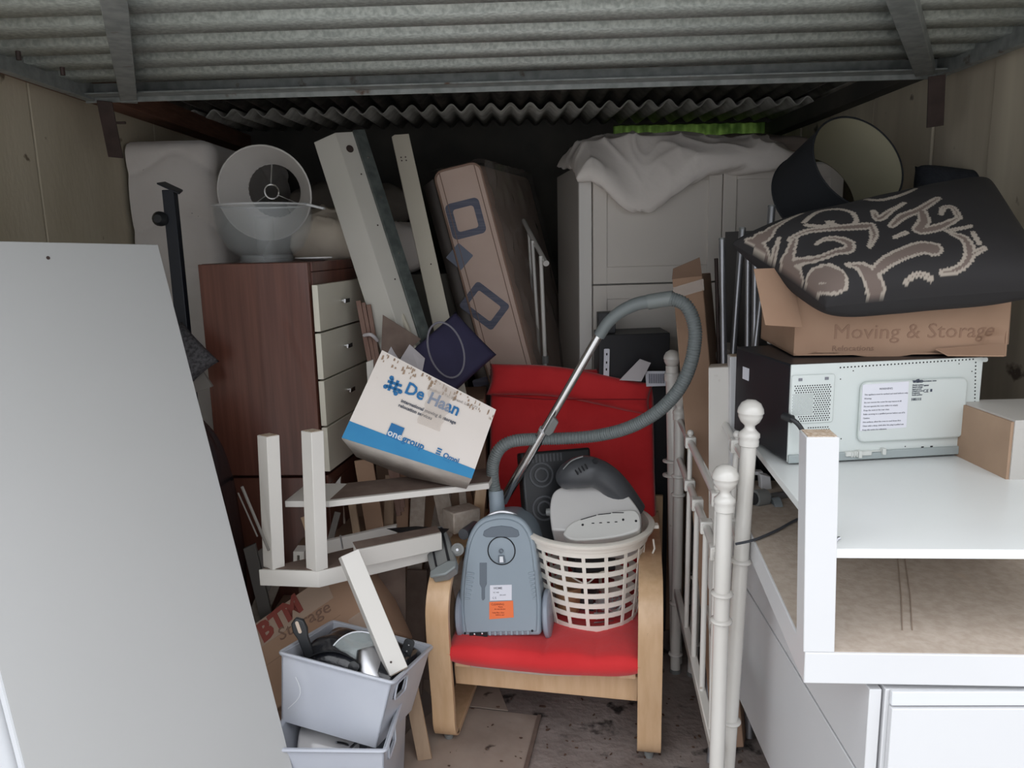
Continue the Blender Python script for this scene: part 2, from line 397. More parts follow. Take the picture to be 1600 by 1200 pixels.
# roof: corrugated sheets, the rear one lapped below
def corr(y0, y1, z0, z1, name='roof_sheet'):
    g = G(); per = .084; n = int(2.9/per)*10
    def f(a, b):
        x = -1.45+2.9*a; return (x, y0+(y1-y0)*b, z0+(z1-z0)*b+.016*math.sin(2*math.pi*x/per))
    g.grid(f, n, 1); return Part(name, g, roofm, solid=.006)
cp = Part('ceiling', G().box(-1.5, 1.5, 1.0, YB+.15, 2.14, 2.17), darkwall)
cp.subs = [corr(1.05, 3.75, 2.09, 2.096), corr(3.42, YB+.1, 2.062, 2.088)]
o = build(cp, V((0, 0, 0)), None); o['kind'] = 'structure'
# timber wall plates
g = G(); g.box(-WX, -WX+.085, 1.9, YB, 1.975, 2.05); struct('trim_1', g, rust, bevel=.003)
g = G(); g.box(WX-.07, WX, 1.9, YB, 1.985, 2.05); struct('trim_2', g, darkwall, bevel=.003)

# up-and-over door parked overhead
DL = P(196, 160, 2.44); DRr = P(1452, 126, 2.36); DZ = 1.95
dx0, dx1 = -1.28, 1.30
def dyz(x):  # inner edge, slightly skew
    t = (x-dx0)/(dx1-dx0); return 2.47-.08*t
prof = []; y = -.02
# profile in y: trapezoidal ribs running across the door
while y > -1.42:
    prof += [(y, 0.0), (y-.095, 0.0), (y-.100, .026), (y-.152, .026)]; y -= .157
g = G(); vs = []; 
for x in (dx0+.03, dx1-.03):
    for (py, pz) in prof: vs.append((x, dyz(x)-.075+py, DZ+.035+pz-.012*(py/2.2)))
n = len(prof); g.add(vs, [(i, i+1, n+i+1, n+i) for i in range(n-1)])
dp = Part('door_1', g, galv, smooth=15, solid=.002)
def drail(x0, x1, off0, off1, zb, zt):
    q = G(); q.slab([(x0, dyz(x0)+off0, zb), (x1, dyz(x1)+off0, zb), (x1, dyz(x1)+off1, zb), (x0, dyz(x0)+off1, zb)], (0, 0, zt-zb)); return q
dp.sub('frame_rail', drail(dx0, dx1, -.065, 0, DZ+.008, DZ+.012), galvd)
dp.sub('frame_rail', drail(dx0, dx1, -.006, 0, DZ-.006, DZ+.05), galvd, bevel=.001)
for x in (dx0, dx1-.03):
    q = G(); q.box(x, x+.03, .93, dyz(x), DZ, DZ+.05); dp.sub('side_rail', q, galvd, bevel=.002)
# two bracing channels bolted under the ribs
for (ua, va, ub, vb, w) in ((201, 152, 178, 0, .08), (1446, 108, 1412, 0, .085)):
    a = PZ(ua, va, DZ+.015); b = PZ(ub, vb, DZ+.015); b = b+(b-a)*.6; a.z = b.z = DZ+.012
    q = G(); q.bar(a, b, w*.6, .03); dp.sub('brace', q, galvd, bevel=.002)
for (u, v, l) in ((28, 80, 20), (97, 105, 20), (515, 138, 6), (672, 137, 6)):
    a = PZ(u, v, DZ+.02); q = G(); q.cyl(a, a-V((0, 0, .02)), .006, n=8); dp.sub('bolt', q, strapm)
o = build(dp, V((0, 0, 0)), None); o['kind'] = 'structure'
# hanging steel straps at the door corners
a0 = P(163, 158, 2.43); a1 = P(181, 246, 2.5)
g = G(); g.bar(a0, a1, .045, .006, up=(0, 1, .05)); t = T('steel_strap', 'dark brown steel strap hanging from the garage door corner on the left wall', 'bracket'); t.part('plate', g, strapm, bevel=.001)
g = G(); c = P(186, 192, 2.46); g.cyl(c-V((.015, 0, 0)), c+V((.02, 0, 0)), .004, n=8); t.part('pin', g, strapm); t.done()
a0 = P(1464, 118, 2.30); a1 = P(1461, 198, 2.32)
g = G(); g.bar(a0, a1, .048, .006, up=(0, 1, .05)); single('steel_strap', 'dark brown steel strap hanging from the garage door corner on the right wall', 'bracket', g, strapm, bevel=.001)

# ================================================================ LEFT SIDE
# big grey board leaning in the foreground
def e1e2():
    e2 = (CR*.257 - CU).normalized(); e1 = (CR*1 - CU*(-.257) + F0*1.62).normalized(); return e1, e2
e1, e2 = e1e2()
Tn = P(247, 382, 1.92)
t = T('grey_board', 'large pale grey wardrobe panel leaning in the left foreground', 'panel')
Wp = .548; Lp = 1.56; nrm = e1.cross(e2).normalized()
if nrm.dot(CO-Tn) < 0: nrm = -nrm
A = Tn; B = Tn-e1*Wp; C_ = B+e2*Lp; D = A+e2*Lp
g = G(); g.slab([A, B, C_, D], -nrm*.018); t.part('board', g, grey_lam, bevel=.0015)
g = G(); g.slab([B, B-e1*.004, C_-e1*.004, C_], -nrm*.018); t.part('edge_band', g, white_edge)
c = PN(75, 403, FR(A, B, D)); M = FR(A, B, D); g = G(); cc = M @ V((c.x, c.y, 0)); g.cyl(cc-nrm*.002, cc+nrm*.0012, .004, n=10); t.part('dowel_hole', g, strapm)
t.done()
# white board behind its near edge
g = G(); off = -nrm*.03
q0 = B-e1*.03+off+e2*.35; q1 = C_-e1*.03+off
g.slab([q0+e1*.05, q0-e1*.012, q1-e1*.012, q1+e1*.05], -nrm*.03)
single('shelf_board', 'white board edge showing at the lower left behind the large grey panel', 'board', g, white_edge, bevel=.002)

# white quilted mattress on end
mx0, mx1, my0, my1, mz = -1.345, P(345, 400, 2.82).x, 2.82, 3.78, 1.88
def mtop(x, y): return 1.875+.01*noise.noise(V((x*9, y*5, 0)))
t = T('quilted_mattress', 'white quilted mattress standing on end against the left wall', 'mattress')
g = G()
def mface(a, b):   # wraps front face then side face ; b height
    z = mz*b; s = a*1.24-.0
    wq = .0
    w = mx1-mx0
    L1 = w; L2 = my1-my0; d = a*(L1+L2)
    r = .05
    if d < L1-r: x, y, nx, ny = mx0+d, my0, 0, -1
    elif d < L1+r:
        an = (d-L1+r)/(2*r)*math.pi/2; x, y = mx1-r+r*math.sin(an), my0+r-r*math.cos(an); nx, ny = math.sin(an), -math.cos(an)
    else: x, y, nx, ny = mx1, my0+(d-L1), 1, 0
    top = max(0, (z-(mz-.06))/.06); rz = .05*(1-math.sqrt(max(0, 1-top*top)))
    sc = math.sin(d*2*math.pi/.17); zz = z+.035*math.cos(d*2*math.pi/.17*.5)
    pf = .02*abs(math.sin(zz*math.pi/.2))**.35-.012
    pf += .02*math.sin(math.pi*b)*0
    return (x+nx*(pf-rz), y+ny*(pf-rz), z)
g.grid(mface, 120, 170)
g.box(mx0, mx1-.03, my0+.03, my1, .01, mz-.012)
g.box(mx0+.02, mx1-.05, my0+.05, my1-.04, mz-.012, mz+.002)
t.part('cover', g, quilt, smooth=60)
g = G(); Lq = (mx1-mx0)+(my1-my0)
for k in range(1, 10):
    pts = []
    for i in range(1, 100):
        a = i/100; d = a*Lq; z = k*.2-.035*math.cos(d*math.pi/.17)
        if z > mz-.05: continue
        p = mface(a, z/mz); nx, ny = (0, -1) if d < mx1-mx0 else (1, 0); pts.append((p[0]+nx*.0015, p[1]+ny*.0015, z))
    g.tube(pts, .0028, 5)
t.part('shaded_stitching', g, mat('quilt_seam_shade', (.36, .33, .3), .9))  # stitched seams coloured darker to stand in for shade in the quilting grooves
t.done()
g = G(); pts = [P(325+i*2.5, 207-(8 if i == 2 else 4 if i in (1, 3) else 0), 2.9+i*.01) for i in range(5)]; 

# black steel bed-frame bracket
t = T('bed_frame_leg', 'black steel bed frame rail with flanged top beside the quilted mattress', 'bed part')
Y = 2.4; a = P(265, 297, Y); b = P(268, 520, Y)
g = G(); g.bar(a, V((a.x, Y, .03)), .036, .03, up=(0, 1, 0)); t.part('post', g, blackm, bevel=.002)
f0, f1, f2, f3 = P(245, 288, Y-.02), P(258, 286, Y+.1), P(286, 299, Y+.1), P(280, 304, Y-.02)
g = G(); g.slab([f0, f3, f2, f1], (0, 0, .005)); t.part('flange', g, blackm, bevel=.001)
g = G(); c = P(251, 342, Y-.02); g.lathe([(0, -.02), (.018, -.02), (.022, -.005), (.022, .01), (.012, .022), (0, .022)], 16, TR(c.x, c.y, c.z, 0, rad(90))); t.part('knob', g, blackp)
t.done()

# dark patterned cushion + junk by the chest
g = G(); M = FR(P(292, 550, 2.3), P(330, 590, 2.28), P(320, 515, 2.34)); g.pillow(M, .17, .10, .07, 26, 20, seed=4, wr=.01)
single('mesh_cushion', 'small dark patterned cushion squeezed between the grey panel and the walnut chest', 'cushion', g, junkd, weld=True, smooth=80)
g = G(); M = TR(-1.03, 2.2, .53, .15, 0); g.pillow(M, .36, .24, .95, 36, 24, seed=9, wr=.05, pinch=.02, ex=.35, wf=7)
single('black_bag', 'black rubbish bag slumped left of the walnut chest', 'bag', g, blackbag, weld=True, smooth=80)
g = G(); g.bar(P(372, 770, 2.0), P(402, 838, 2.02), .004, .004); g.tube([P(378, 760, 1.98), P(420, 860, 2.0)], .004, 6)
single('curtain_wire', 'thin grey wire stretched over the black bag', 'wire', g, greyboard)
for i, (a, b, c, d, lb) in enumerate((((380, 858), (398, 850), (428, 975), (412, 990), 'narrow grey board leaning behind the left white table leg, nearer the bag'),
                              ((402, 862), (408, 858), (424, 915), (419, 925), 'thin grey offcut behind the left white table leg'))):
    Y = 2.28
    g = G(); g.slab([P(*a, Y), P(*b, Y), P(*c, Y), P(*d, Y)], (0, .012, 0)); single('board_offcut', lb, 'board', g, greyboard, bevel=.001)
g = G(); g.slab([P(300, 590, 2.3), P(316, 580, 2.3), P(332, 604, 2.3), P(304, 614, 2.3)], (0, .01, 0)); single('grey_flap', 'small dark grey card flap under the patterned cushion', 'card', g, greyboard)

# walnut chest of drawers
def chest(C, sx, sd, ztop, zbot, name, label, drawers=True):
    """C: front corner xy, sx: unit vector of the side (to the left), sd: unit vector along the drawer fronts (to the rear)"""
    t = T(name, label, 'chest of drawers'); dep, wid = .345, .56
    M = Matrix(((-sx.x, sd.x, 0, C.x), (-sx.y, sd.y, 0, C.y), (0, 0, 1, 0), (0, 0, 0, 1)))  # local x toward drawers, y along fronts
    H = ztop-zbot; th = .022
    g = G(); g.box(-dep, -.004, 0, th, zbot, ztop-.001, M); t.part('side_panel', g, walnut, bevel=.0015)
    g = G(); g.box(-dep, -.004, wid-th, wid, zbot, ztop-.001, M); t.part('side_panel', g, walnut, bevel=.0015)
    g = G(); g.box(-dep, .001, th, wid-th, ztop-.03, ztop, M); t.part('top', g, walnut, bevel=.0015)
    g = G(); g.box(-dep, -dep+.01, th, wid-th, zbot, ztop-.03, M); t.part('back_panel', g, walnut)
    g = G(); g.box(-dep+.01, -.03, th, wid-th, zbot+.02, zbot+.04, M); t.part('bottom', g, walnut)
    if drawers:
        g = G(); g.box(-.02, .0, th, wid-th, ztop-.085, ztop-.032, M); t.part('top_rail', g, walnut)
        h = (H-.075)/4
        for k in range(4):
            z1 = ztop-.07-k*h; z0 = z1-h+.006
            g = G(); g.box(.003, .021, .004, wid-.004, z0, z1, M); p = t.part('drawer', g, creamdr, bevel=.0012)
            zc = (z0+z1)/2+.01; yc = .19
            g = G(); c0 = M @ V((.021, yc, zc)); c1 = M @ V((.038, yc, zc)); g.cyl(c0, c1, .006, .005, n=10)
            g.box(.036, .043, yc-.02, yc+.02, zc-.007, zc+.007, M); p.sub('handle', g, chrome, bevel=.001)
            g = G(); g.box(-.30, .0, .03, .036, z0+.02, z1-.03, M); g.box(-.30, 0, wid-.036, wid-.03, z0+.02, z1-.03, M); p.sub('drawer_side', g, walnut)
    else:
        g = G(); g.box(-.02, 0, th, wid-th, zbot+.03, ztop-.032, M); t.part('front_panel', g, walnut, bevel=.002)
    t.done(); return M
Cc = P(483, 425, 2.36); zt = P(400, 411, 2.38).z; zb = P(400, 742, 2.38).z
sd = V((.16, .987, 0)).normalized(); sx = V((-sd.y, sd.x, 0)); sx = V((-.995, .06, 0)).normalized()
MC = chest(Cc, sx, sd, zt, zb, 'drawer_chest', 'walnut chest of four cream drawers stacked at the left')
chest(Cc+V((-.0, .02, 0)), sx, sd, zb-.014, .0, 'storage_cabinet', 'plain walnut cabinet standing beneath the chest with cream drawers', False)

# lampshade behind the bowl
Y = 2.64; cA = P(414, 312, Y)
ax = V((.02, -.93, -.12)).normalized()   # toward the camera (large end)
zM = FR(cA, cA+V((1, 0, 0)), cA+V((0, 0, 1))); M = Matrix.Translation(cA) @ ax.to_track_quat('Z', 'Y').to_matrix().to_4x4()
t = T('lampshade', 'white tapered lampshade on its side behind the clear plastic bowl', 'lampshade')
R1 = P(486, 312, Y).x-cA.x; R2 = R1*.60
M2 = Matrix.Translation(V((0, 0, .02)))@M
g = G(); g.lathe([(R1, .0), (R2, -.13), (R2-.003, -.13), (R1-.003, .0), (R1, 0)], 48, M2); t.part('shade', g, shade_w, smooth=60)
g = G(); g.tube([M2 @ V((R1*math.cos(2*math.pi*i/48), R1*math.sin(2*math.pi*i/48), 0)) for i in range(48)], .003, 6, closed=True)
t.part('rim', g, shade_w)
g = G(); g.tube([M2 @ V((R2*math.cos(2*math.pi*i/32), R2*math.sin(2*math.pi*i/32), -.13)) for i in range(32)], .003, 6, closed=True)
g.tube([M2 @ V((.024*math.cos(2*math.pi*i/20), .024*math.sin(2*math.pi*i/20), -.09)) for i in range(20)], .003, 6, closed=True)
for a in (90, 210, 330):
    g.tube([M2 @ V((.024*math.cos(rad(a)), .024*math.sin(rad(a)), -.09)), M2 @ V((R2*math.cos(rad(a)), R2*math.sin(rad(a)), -.13))], .002, 6)
t.part('ring_fitting', g, chrome); t.done()

# clear mixing bowl
Y = 2.46; c = P(417, 402, Y); t = T('plastic_bowl', 'clear plastic mixing bowl with spout handle on top of the walnut chest', 'bowl')
bw = (P(491, 330, Y)-P(343, 330, Y)).length/2; bh = P(417, 321, Y).z-zt
M = TR(c.x, Y, zt+.001)
prof = [(0, .012), (.05, .012), (.085, .02), (bw*.78, .045), (bw*.95, .09), (bw, bh*.7), (bw, bh), (bw-.003, bh), (bw-.004, bh*.7), (bw*.95-.004, .092), (bw*.78-.003, .049), (.08, .024), (0, .016)]
g = G(); g.lathe(prof, 48, M); t.part('bowl', g, frost, smooth=60)
g = G(); g.lathe([(.078, 0), (.082, 0), (.08, .022), (.076, .022), (.078, 0)], 40, M); t.part('foot_ring', g, frost)
g = G(); g.tube([V((c.x+bw*math.cos(a), Y+bw*math.sin(a), zt+bh)) for a in [2*math.pi*i/48 for i in range(48)]], .003, 6, closed=True); t.part('rim', g, mat('milky_rim', (.6, .6, .6), .3, alpha=.7))
g = G(); a = P(474, 318, Y-.02); b = P(507, 326, Y-.02); g.bar(a, b, .03, .008); t.part('handle', g, mat('milky_rim', (.6, .6, .6), .3), bevel=.003)
g = G(); g.lathe([(.0, .02), (.028, .02), (.03, bh*.8), (.026, bh*.8), (.0, bh*.75)], 20, M); t.part('inner_post', g, frost)
t.done()
# saucers
g = G(); c = P(490, 403, 2.52); g.lathe([(0, 0), (.035, 0), (.06, .008), (.06, .011), (.035, .003), (0, .003)], 28, TR(c.x, 2.52, zt+.001)); single('saucer', 'small white saucer on the walnut chest beside the bowl', 'saucer', g, porc, smooth=60)

# bedding piled behind
g = G(); c = P(512, 352, 2.74); g.pillow(TR(c.x, 2.78, zt+.085, .15, rad(24)), .27, .20, .17, 40, 30, seed=2, wr=.014, crease=1.0, ex=.4, wf=6)
single('folded_duvet', 'rumpled cream pillow lying on the walnut chest beside the bowl', 'pillow', g, duvet_w, weld=True, smooth=80)
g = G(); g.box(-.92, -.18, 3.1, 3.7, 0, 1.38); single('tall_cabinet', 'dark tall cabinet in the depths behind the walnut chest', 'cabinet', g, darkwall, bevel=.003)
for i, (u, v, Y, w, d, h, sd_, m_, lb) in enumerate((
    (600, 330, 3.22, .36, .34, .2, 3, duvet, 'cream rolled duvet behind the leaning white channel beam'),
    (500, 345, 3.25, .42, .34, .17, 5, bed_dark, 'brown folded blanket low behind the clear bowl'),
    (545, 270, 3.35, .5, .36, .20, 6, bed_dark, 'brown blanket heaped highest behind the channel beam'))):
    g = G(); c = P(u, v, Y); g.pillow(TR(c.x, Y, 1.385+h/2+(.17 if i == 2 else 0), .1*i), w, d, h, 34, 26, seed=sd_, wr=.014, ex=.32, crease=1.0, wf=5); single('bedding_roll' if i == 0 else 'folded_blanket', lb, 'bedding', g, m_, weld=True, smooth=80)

# long white channel beam leaning
def lean(pt, pb, Yt, Yb):
    return P(*pt, Yt), P(*pb, Yb)
t = T('channel_beam', 'long white bed side rail with metal strip leaning in the middle left', 'bed part')
a, b = lean((524, 207), (650, 600), 2.66, 2.50); d_ = (b-a).normalized(); b = a+d_*1.6


# two visible faces: left face turned left, right face turned right
g = G(); L = 1.16
lf = (V((-1, .25, -.18))); lf = (lf-d_*lf.dot(d_)).normalized(); rf = V((1, .8, .15)); rf = (rf-d_*rf.dot(d_)).normalized()
def slabdir(o0, w, dirn, thk, back, g):
    g.slab([o0, o0+dirn*w, o0+dirn*w+d_*L, o0+d_*L], back*thk)
bk = (lf+rf).normalized()
g.slab([a, a+lf*.085, a+lf*.085+rf*.10, a+rf*.10], d_*L)
t.part('rail', g, mat('dusty_white_rail', (.5, .475, .42), .45, col2=(.54, .51, .46), scale=3, spots=(.2, .17, .13), spot_amt=.74, spot_scale=25), bevel=.002)
nr = d_.cross(rf).normalized(); nr = nr if nr.dot(CO-a) > 0 else -nr
g = G(); o0 = a+rf*.062+nr*.001; g.slab([o0, o0+rf*.042, o0+rf*.042+d_*L, o0+d_*L], nr*.012); t.part('metal_strip', g, mat('green_grey_metal', (.09, .105, .1), .4, .5, col2=(.15, .17, .16), scale=30), bevel=.001)
g = G(); c = a+rf*.033+d_*.06+nr*.001; g.lathe([(0, 0), (.013, 0), (.013, .0012), (0, .0012)], 20, Matrix.Translation(c) @ nr.to_track_quat('Z', 'Y').to_matrix().to_4x4()); t.part('hole', g, strapm)
g = G()
for s_ in (.15, .33, .52, .8): 
    c = a+rf*.045+d_*s_+nr*.001; g.cyl(c, c+nr*.001, .003, n=8)
t.part('screw_hole', g, strapm)
g = G()
for s_ in (.1, .24, .44, .7): 
    c = a+rf*.083+d_*s_+nr*.013; g.cyl(c, c+nr*.002, .004, n=8)
t.part('screw', g, chrome)
t.done()

t = T('wood_rail', 'narrow cream wooden rail leaning between the channel beam and the patterned mattress', 'board')
a, b = lean((626, 211), (690, 500), 2.92, 2.7); d_ = (b-a).normalized(); L = 1.1
rf = V((1, .1, .05)); rf = (rf-d_*rf.dot(d_)).normalized(); nr = d_.cross(rf).normalized(); nr = nr if nr.dot(CO-a) > 0 else -nr
g = G(); g.slab([a-rf*.034, a-rf*.022-d_*.006, a+rf*.03, a+rf*.03+d_*L, a-rf*.034+d_*L], -nr*.028); t.part('rail', g, white_old, bevel=.002)
for (x_, y_) in ((-.016, .085), (-.016, .098), (.0, .087), (.0, .1), (.006, .5)):
    g = G(); c = a+rf*x_+d_*y_; g.cyl(c, c+nr*.001, .0028, n=8); t.part('screw_hole', g, strapm)
t.done()

# patterned mattress wrapped in polythene
t = T('patterned_mattress', 'narrow pinkish mattress with blue rectangle print leaning in the centre', 'mattress')
a = P(677, 270, 3.06); b = P(790, 690, 2.96); ra = P(748, 260, 3.08)
yv = (a-b).normalized(); xv = (ra-a); xv = (xv-yv*xv.dot(yv)).normalized(); M = FR(b, b+xv, a); W_ = .182; H_ = (a-b).length+.55
Mb = M @ Matrix.Translation((0, -.55, 0))
dep = V((.30, 1, 0)).normalized()
Mi = Mb.to_3x3().inverted(); dl = (Mi @ dep)*.72   # local depth vector
g = G(); nn = 30; 
def mout(k):  # outline of the end face, rounded top
    return rrect(W_, H_, .03, 4, W_/2, H_/2)
poly = rrect(W_, H_, .035, 4, W_/2, H_/2); k = len(poly)
g.add([(x, y, 0) for x, y in poly]+[(x+dl.x, y+dl.y, dl.z) for x, y in poly], [tuple(range(k)), tuple(reversed(range(k, 2*k)))]+[(i, k+i, k+(i+1) % k, (i+1) % k) for i in range(k)], Mb)
t.part('cover', g, pinkm, bevel=.006)
g = G()
for off in (0, 1):
    ps = [Mb @ V((x+(.0)*off, y, .002)) for x, y in (poly if not off else [(min(max(x, .022), W_-.022), y) for x, y in poly])]
    g.tube(ps, .004 if not off else .0015, 6, closed=True)
t.part('piping', g, mat('tan_piping', (.3, .19, .14), .8))
def prt(cx, cy, w, h, r, bw_, rot, m_):
    w, h, bw_ = w*1.08, h*1.08, bw_*1.08; R_ = Mb @ Matrix.Translation((cx, cy, .0015)) @ Matrix.Rotation(rot, 4, 'Z'); q = G()
    if bw_: q.ringprism(rrect(w, h, r), rrect(w-2*bw_, h-2*bw_, r*.6), 0, .001, R_)
    else: q.prism(rrect(w, h, r), 0, .001, R_)
    t.part('printed_shape', q, m_)
def loc(u, v): 
    q = PN(u, v, Mb); return q.x, q.y
x_, y_ = loc(723, 343); prt(x_+.012, y_, .125, .13, .02, .024, 0, bluem)
x_, y_ = loc(722, 400); prt(x_-.01, y_, .07, .07, .004, 0, rad(35), bluel)
x_, y_ = loc(757, 478); prt(x_, y_, .115, .15, .014, .024, rad(38), bluem)
x_, y_ = loc(770, 592); prt(x_, y_, .15, .03, .008, 0, 0, bluem)
# polythene, crumpled sheet over the right side and top
g = G()
def wrap(a_, b_):
    y = H_*b_; z = dl*(a_*1.0)
    p = V((W_+.012, y, 0))+dl*a_; nse = noise.noise(V((a_*6, y*7, 1)))*.02+noise.noise(V((a_*16, y*13, 4)))*.01
    return (p.x+abs(nse)+.004, p.y, p.z)
g.grid(wrap, 40, 70, Mb)
def wrap2(a_, b_):
    x = -.008+(W_+.025)*b_; n_ = noise.noise(V((a_*7, x*20, 3)))*.015
    p = V((x, H_+.006+abs(n_), 0))+dl*a_; return (p.x, p.y, p.z)
g.grid(wrap2, 30, 20, Mb)
def wrap3(a_, b_):
    y = H_*b_; n_ = noise.noise(V((a_*8, y*9, 7)))*.012
    return (-.03+.03*a_, y, .004-.05*(1-a_)+n_)
t.part('plastic_wrap', g, polyth, smooth=80, label='crumpled cloudy polythene sheet'); 
g = G(); q0 = V((-.035, 0, -.05)); g.add([(-.045, 0, -.06), (-.004, 0, -.02), (-.004, H_-.02, -.02), (-.045, H_-.03, -.06)], [(0, 1, 2, 3)], Mb); t.part('side_flap', g, greym, solid=.01)
t.done()

# thin white tubular frame
t = T('tube_frame', 'thin white tubular frame standing in the dark gap right of the patterned mattress', 'frame')
Y1 = 2.96; c = P(853, 411, Y1); 
a = P(818, 345, 3.4)
g = G(); g.tube([a, c], .010, 10); t.part('top_rail', g, enamel)
for (u0, v0, u1, v1, Y, r) in ((845, 400, 853, 592, Y1+.03, .008), (832, 376, 843, 560, 3.15, .007), (826, 362, 836, 545, 3.3, .006)):
    p0 = P(u0, v0, Y); p1 = P(u1, v1, Y); p2 = p0+(p1-p0)*((p0.z-.01)/(p0.z-p1.z)); g = G(); g.tube([p0, p2], r, 10); t.part('bar', g, enamel)
g = G(); ad = (c-a).normalized(); g.cyl(c, c+ad*.004, .012, n=14); t.part('end_cap', g, enamel)
g = G(); p = P(852, 556, Y1+.03); g.cyl(p, p-V((0, 0, .03)), .013, n=12); t.part('connector', g, midgrey); t.done()

# navy bag with ring print
t = T('navy_bag', 'flat navy fabric bag with pale ring print behind the white removal box', 'bag')
c = P(697, 562, 2.52); M = FR(c, P(735, 602, 2.5), P(712, 505, 2.58)); g = G(); g.pillow(M, .20, .28, .06, 30, 30, seed=3, wr=.006, pinch=.02, ex=.3); t.part('bag', g, navy, weld=True, smooth=80)
Mr = FR(P(697, 547, 2.44), P(715, 600, 2.44), P(728, 530, 2.46)); g = G(); ps = [Mr @ V((.092*math.cos(2*math.pi*i/40), .055*math.sin(2*math.pi*i/40), .0)) for i in range(40)]; g.tube(ps, .0032, 6, closed=True); t.part('ring_print', g, navyt); t.done()
# card triangle, papers, stick, slats
Y = 2.5
g = G(); g.slab([P(598, 492, Y), P(658, 530, Y), P(628, 556, Y), P(594, 580, Y)], (0, .004, 0)); single('brown_flap', 'dark brown card flap standing behind the top left of the white removal box', 'card', g, hardboard_d)
g = G(); g.slab([P(640, 538, Y-.05), P(664, 560, Y-.04), P(658, 590, Y-.04), P(625, 562, Y-.04)], (0, .003, 0)); single('paper_sheet', 'grey white paper sheet tucked beside the brown card flap', 'paper', g, paper)
for i in range(3):
    g = G(); c0 = P(598+i*4, 568-i*6, 2.34+.01*i); c1 = P(625+i*5, 592-i*6, 2.34+.01*i); c2 = P(611+i*2, 543+i*4, 2.38+.01*i)
    g.slab([c0, c1, P(632+i*2, 580, 2.4), c2], (0, .002, .003)); single('paper_sheet', ('bent grey paper sheet lying foremost on the removal box corner', 'middle grey paper sheet at the removal box corner', 'rearmost grey paper sheet at the removal box corner')[i], 'paper', g, paper)
g = G(); g.tube([P(620, 482, 2.58), P(628, 492, 2.57), P(657, 565, 2.5)], .009, 8); single('white_stick', 'thin white plastic rod leaning against the metal strip of the beam', 'rod', g, white_old)
for i, (u0, u1, w, lb) in enumerate(((560, 580, .016, 'outermost left reddish wooden slat bundled beside the cream drawers'), (568, 587, .012, 'middle reddish slat of the bundle beside the cream drawers'), (576, 593, .014, 'rightmost reddish slat of the bundle beside the cream drawers'))):
    g = G(); p0 = P(u0, 470+i*3, 2.56); p1 = P(u1, 575, 2.52); g.bar(p0, p0+(p1-p0)*3.2, w, .01, up=(0, 1, 0)); single('wood_batten', lb, 'slat', g, reddish_slat, group='reddish slats beside the cream drawers', bevel=.001)
g = G(); g.tube(smooth_path([P(569, 524, 2.53), P(580, 523, 2.5), P(590, 532, 2.53)], 4), .006, 8); single('twine', 'loop of pale tape round the reddish slats', 'tape', g, paper)
g = G(); c = P(577, 590, 2.4); g.slab([P(572, 566, 2.42), P(583, 562, 2.42), P(584, 580, 2.42), P(575, 612, 2.42)], (0, .012, 0)); single('white_scrap', 'small white plastic scrap left of the removal box', 'scrap', g, white_warm, bevel=.002)
# ================================================================ CENTRE LEFT: upturned table, planks, boxes, crates
t = T('upturned_table', 'small white table upside down with two legs in the air left of the armchair', 'table')
zpl = P(497, 893, 2.0).z
A = PZ(497, 893, zpl); B = PZ(404, 890, zpl); Cr = PZ(692, 848, zpl)   # front corner, left corner, right end
thk = .05
g = G(); D_ = B+(Cr-A)
q = G(); q.slab([A, Cr, D_, B], (0, 0, -.048)); t.part('tabletop', q, white_warm, bevel=.0015)
q = G(); inn = lambda p: p+((A+Cr+B+D_)/4-p)*.04+V((0, 0, .001)); q.slab([inn(A), inn(Cr), inn(D_), inn(B)], (0, 0, .001)); t.part('underside', q, hardboard_d)
rd = (Cr-A).normalized(); ld = (B-A).normalized(); zt1 = P(495, 676, 2.0).z
def leg(o, xdir, ydir, z0, z1, w, m=white_warm):
    g = G(); g.slab([o, o+xdir*w, o+xdir*w+ydir*w, o+ydir*w], (0, 0, z1-z0)); return g
yd = V((-rd.y, rd.x, 0)); 
legM = [(A+ld*.001, zpl, zt1), (B+rd*.002-ld*.045, zpl, zt1+.0)]
# legs set at ~45 degrees to the view so that two faces show
xa = V((.78, .62, 0)).normalized(); ya = V((-.80, .60, 0)).normalized()
for (u, v, vt) in ((494, 894, 676), (426, 891, 683)):
    o = PZ(u, v, zpl); z1 = P(u, vt, o.y).z; lv = V((.014, 0, z1-zpl))
    g = G(); g.slab([o, o+xa*.036, o+xa*.036+ya*.043, o+ya*.043], lv); p = t.part('leg', g, white_warm, bevel=.0015)
    g = G(); g.slab([o+xa*.003+ya*.003+lv, o+xa*.033+ya*.003+lv, o+xa*.033+ya*.040+lv, o+xa*.003+ya*.040+lv], (0, 0, .001)); p.sub('cut_end', g, chip)
zs = P(515, 785, 2.06).z
S0 = PZ(514, 783, zs); S1 = P(764, 757, 2.34); S1.z = zs; S1 = PZ(764, 755, zs); S2 = PZ(445, 783, zs)
g = G(); bk = V((.02, .16, 0)); g.slab([S0, S1, S1+bk, S0+bk], (0, 0, -.018)); g.slab([S2, S0+(S2-S0)*.0, S0+bk, S2+bk], (0, 0, -.018))
t.part('shelf', g, white_warm, bevel=.001)
g = G(); up = V((0, 0, .0008)); g.slab([S0+V((0, .012, 0))+up, S1+V((0, .012, 0))+up, S1+bk+up, S0+bk+up], (0, 0, .0006)); t.part('shelf_face', g, hardboard_d)
t.done()
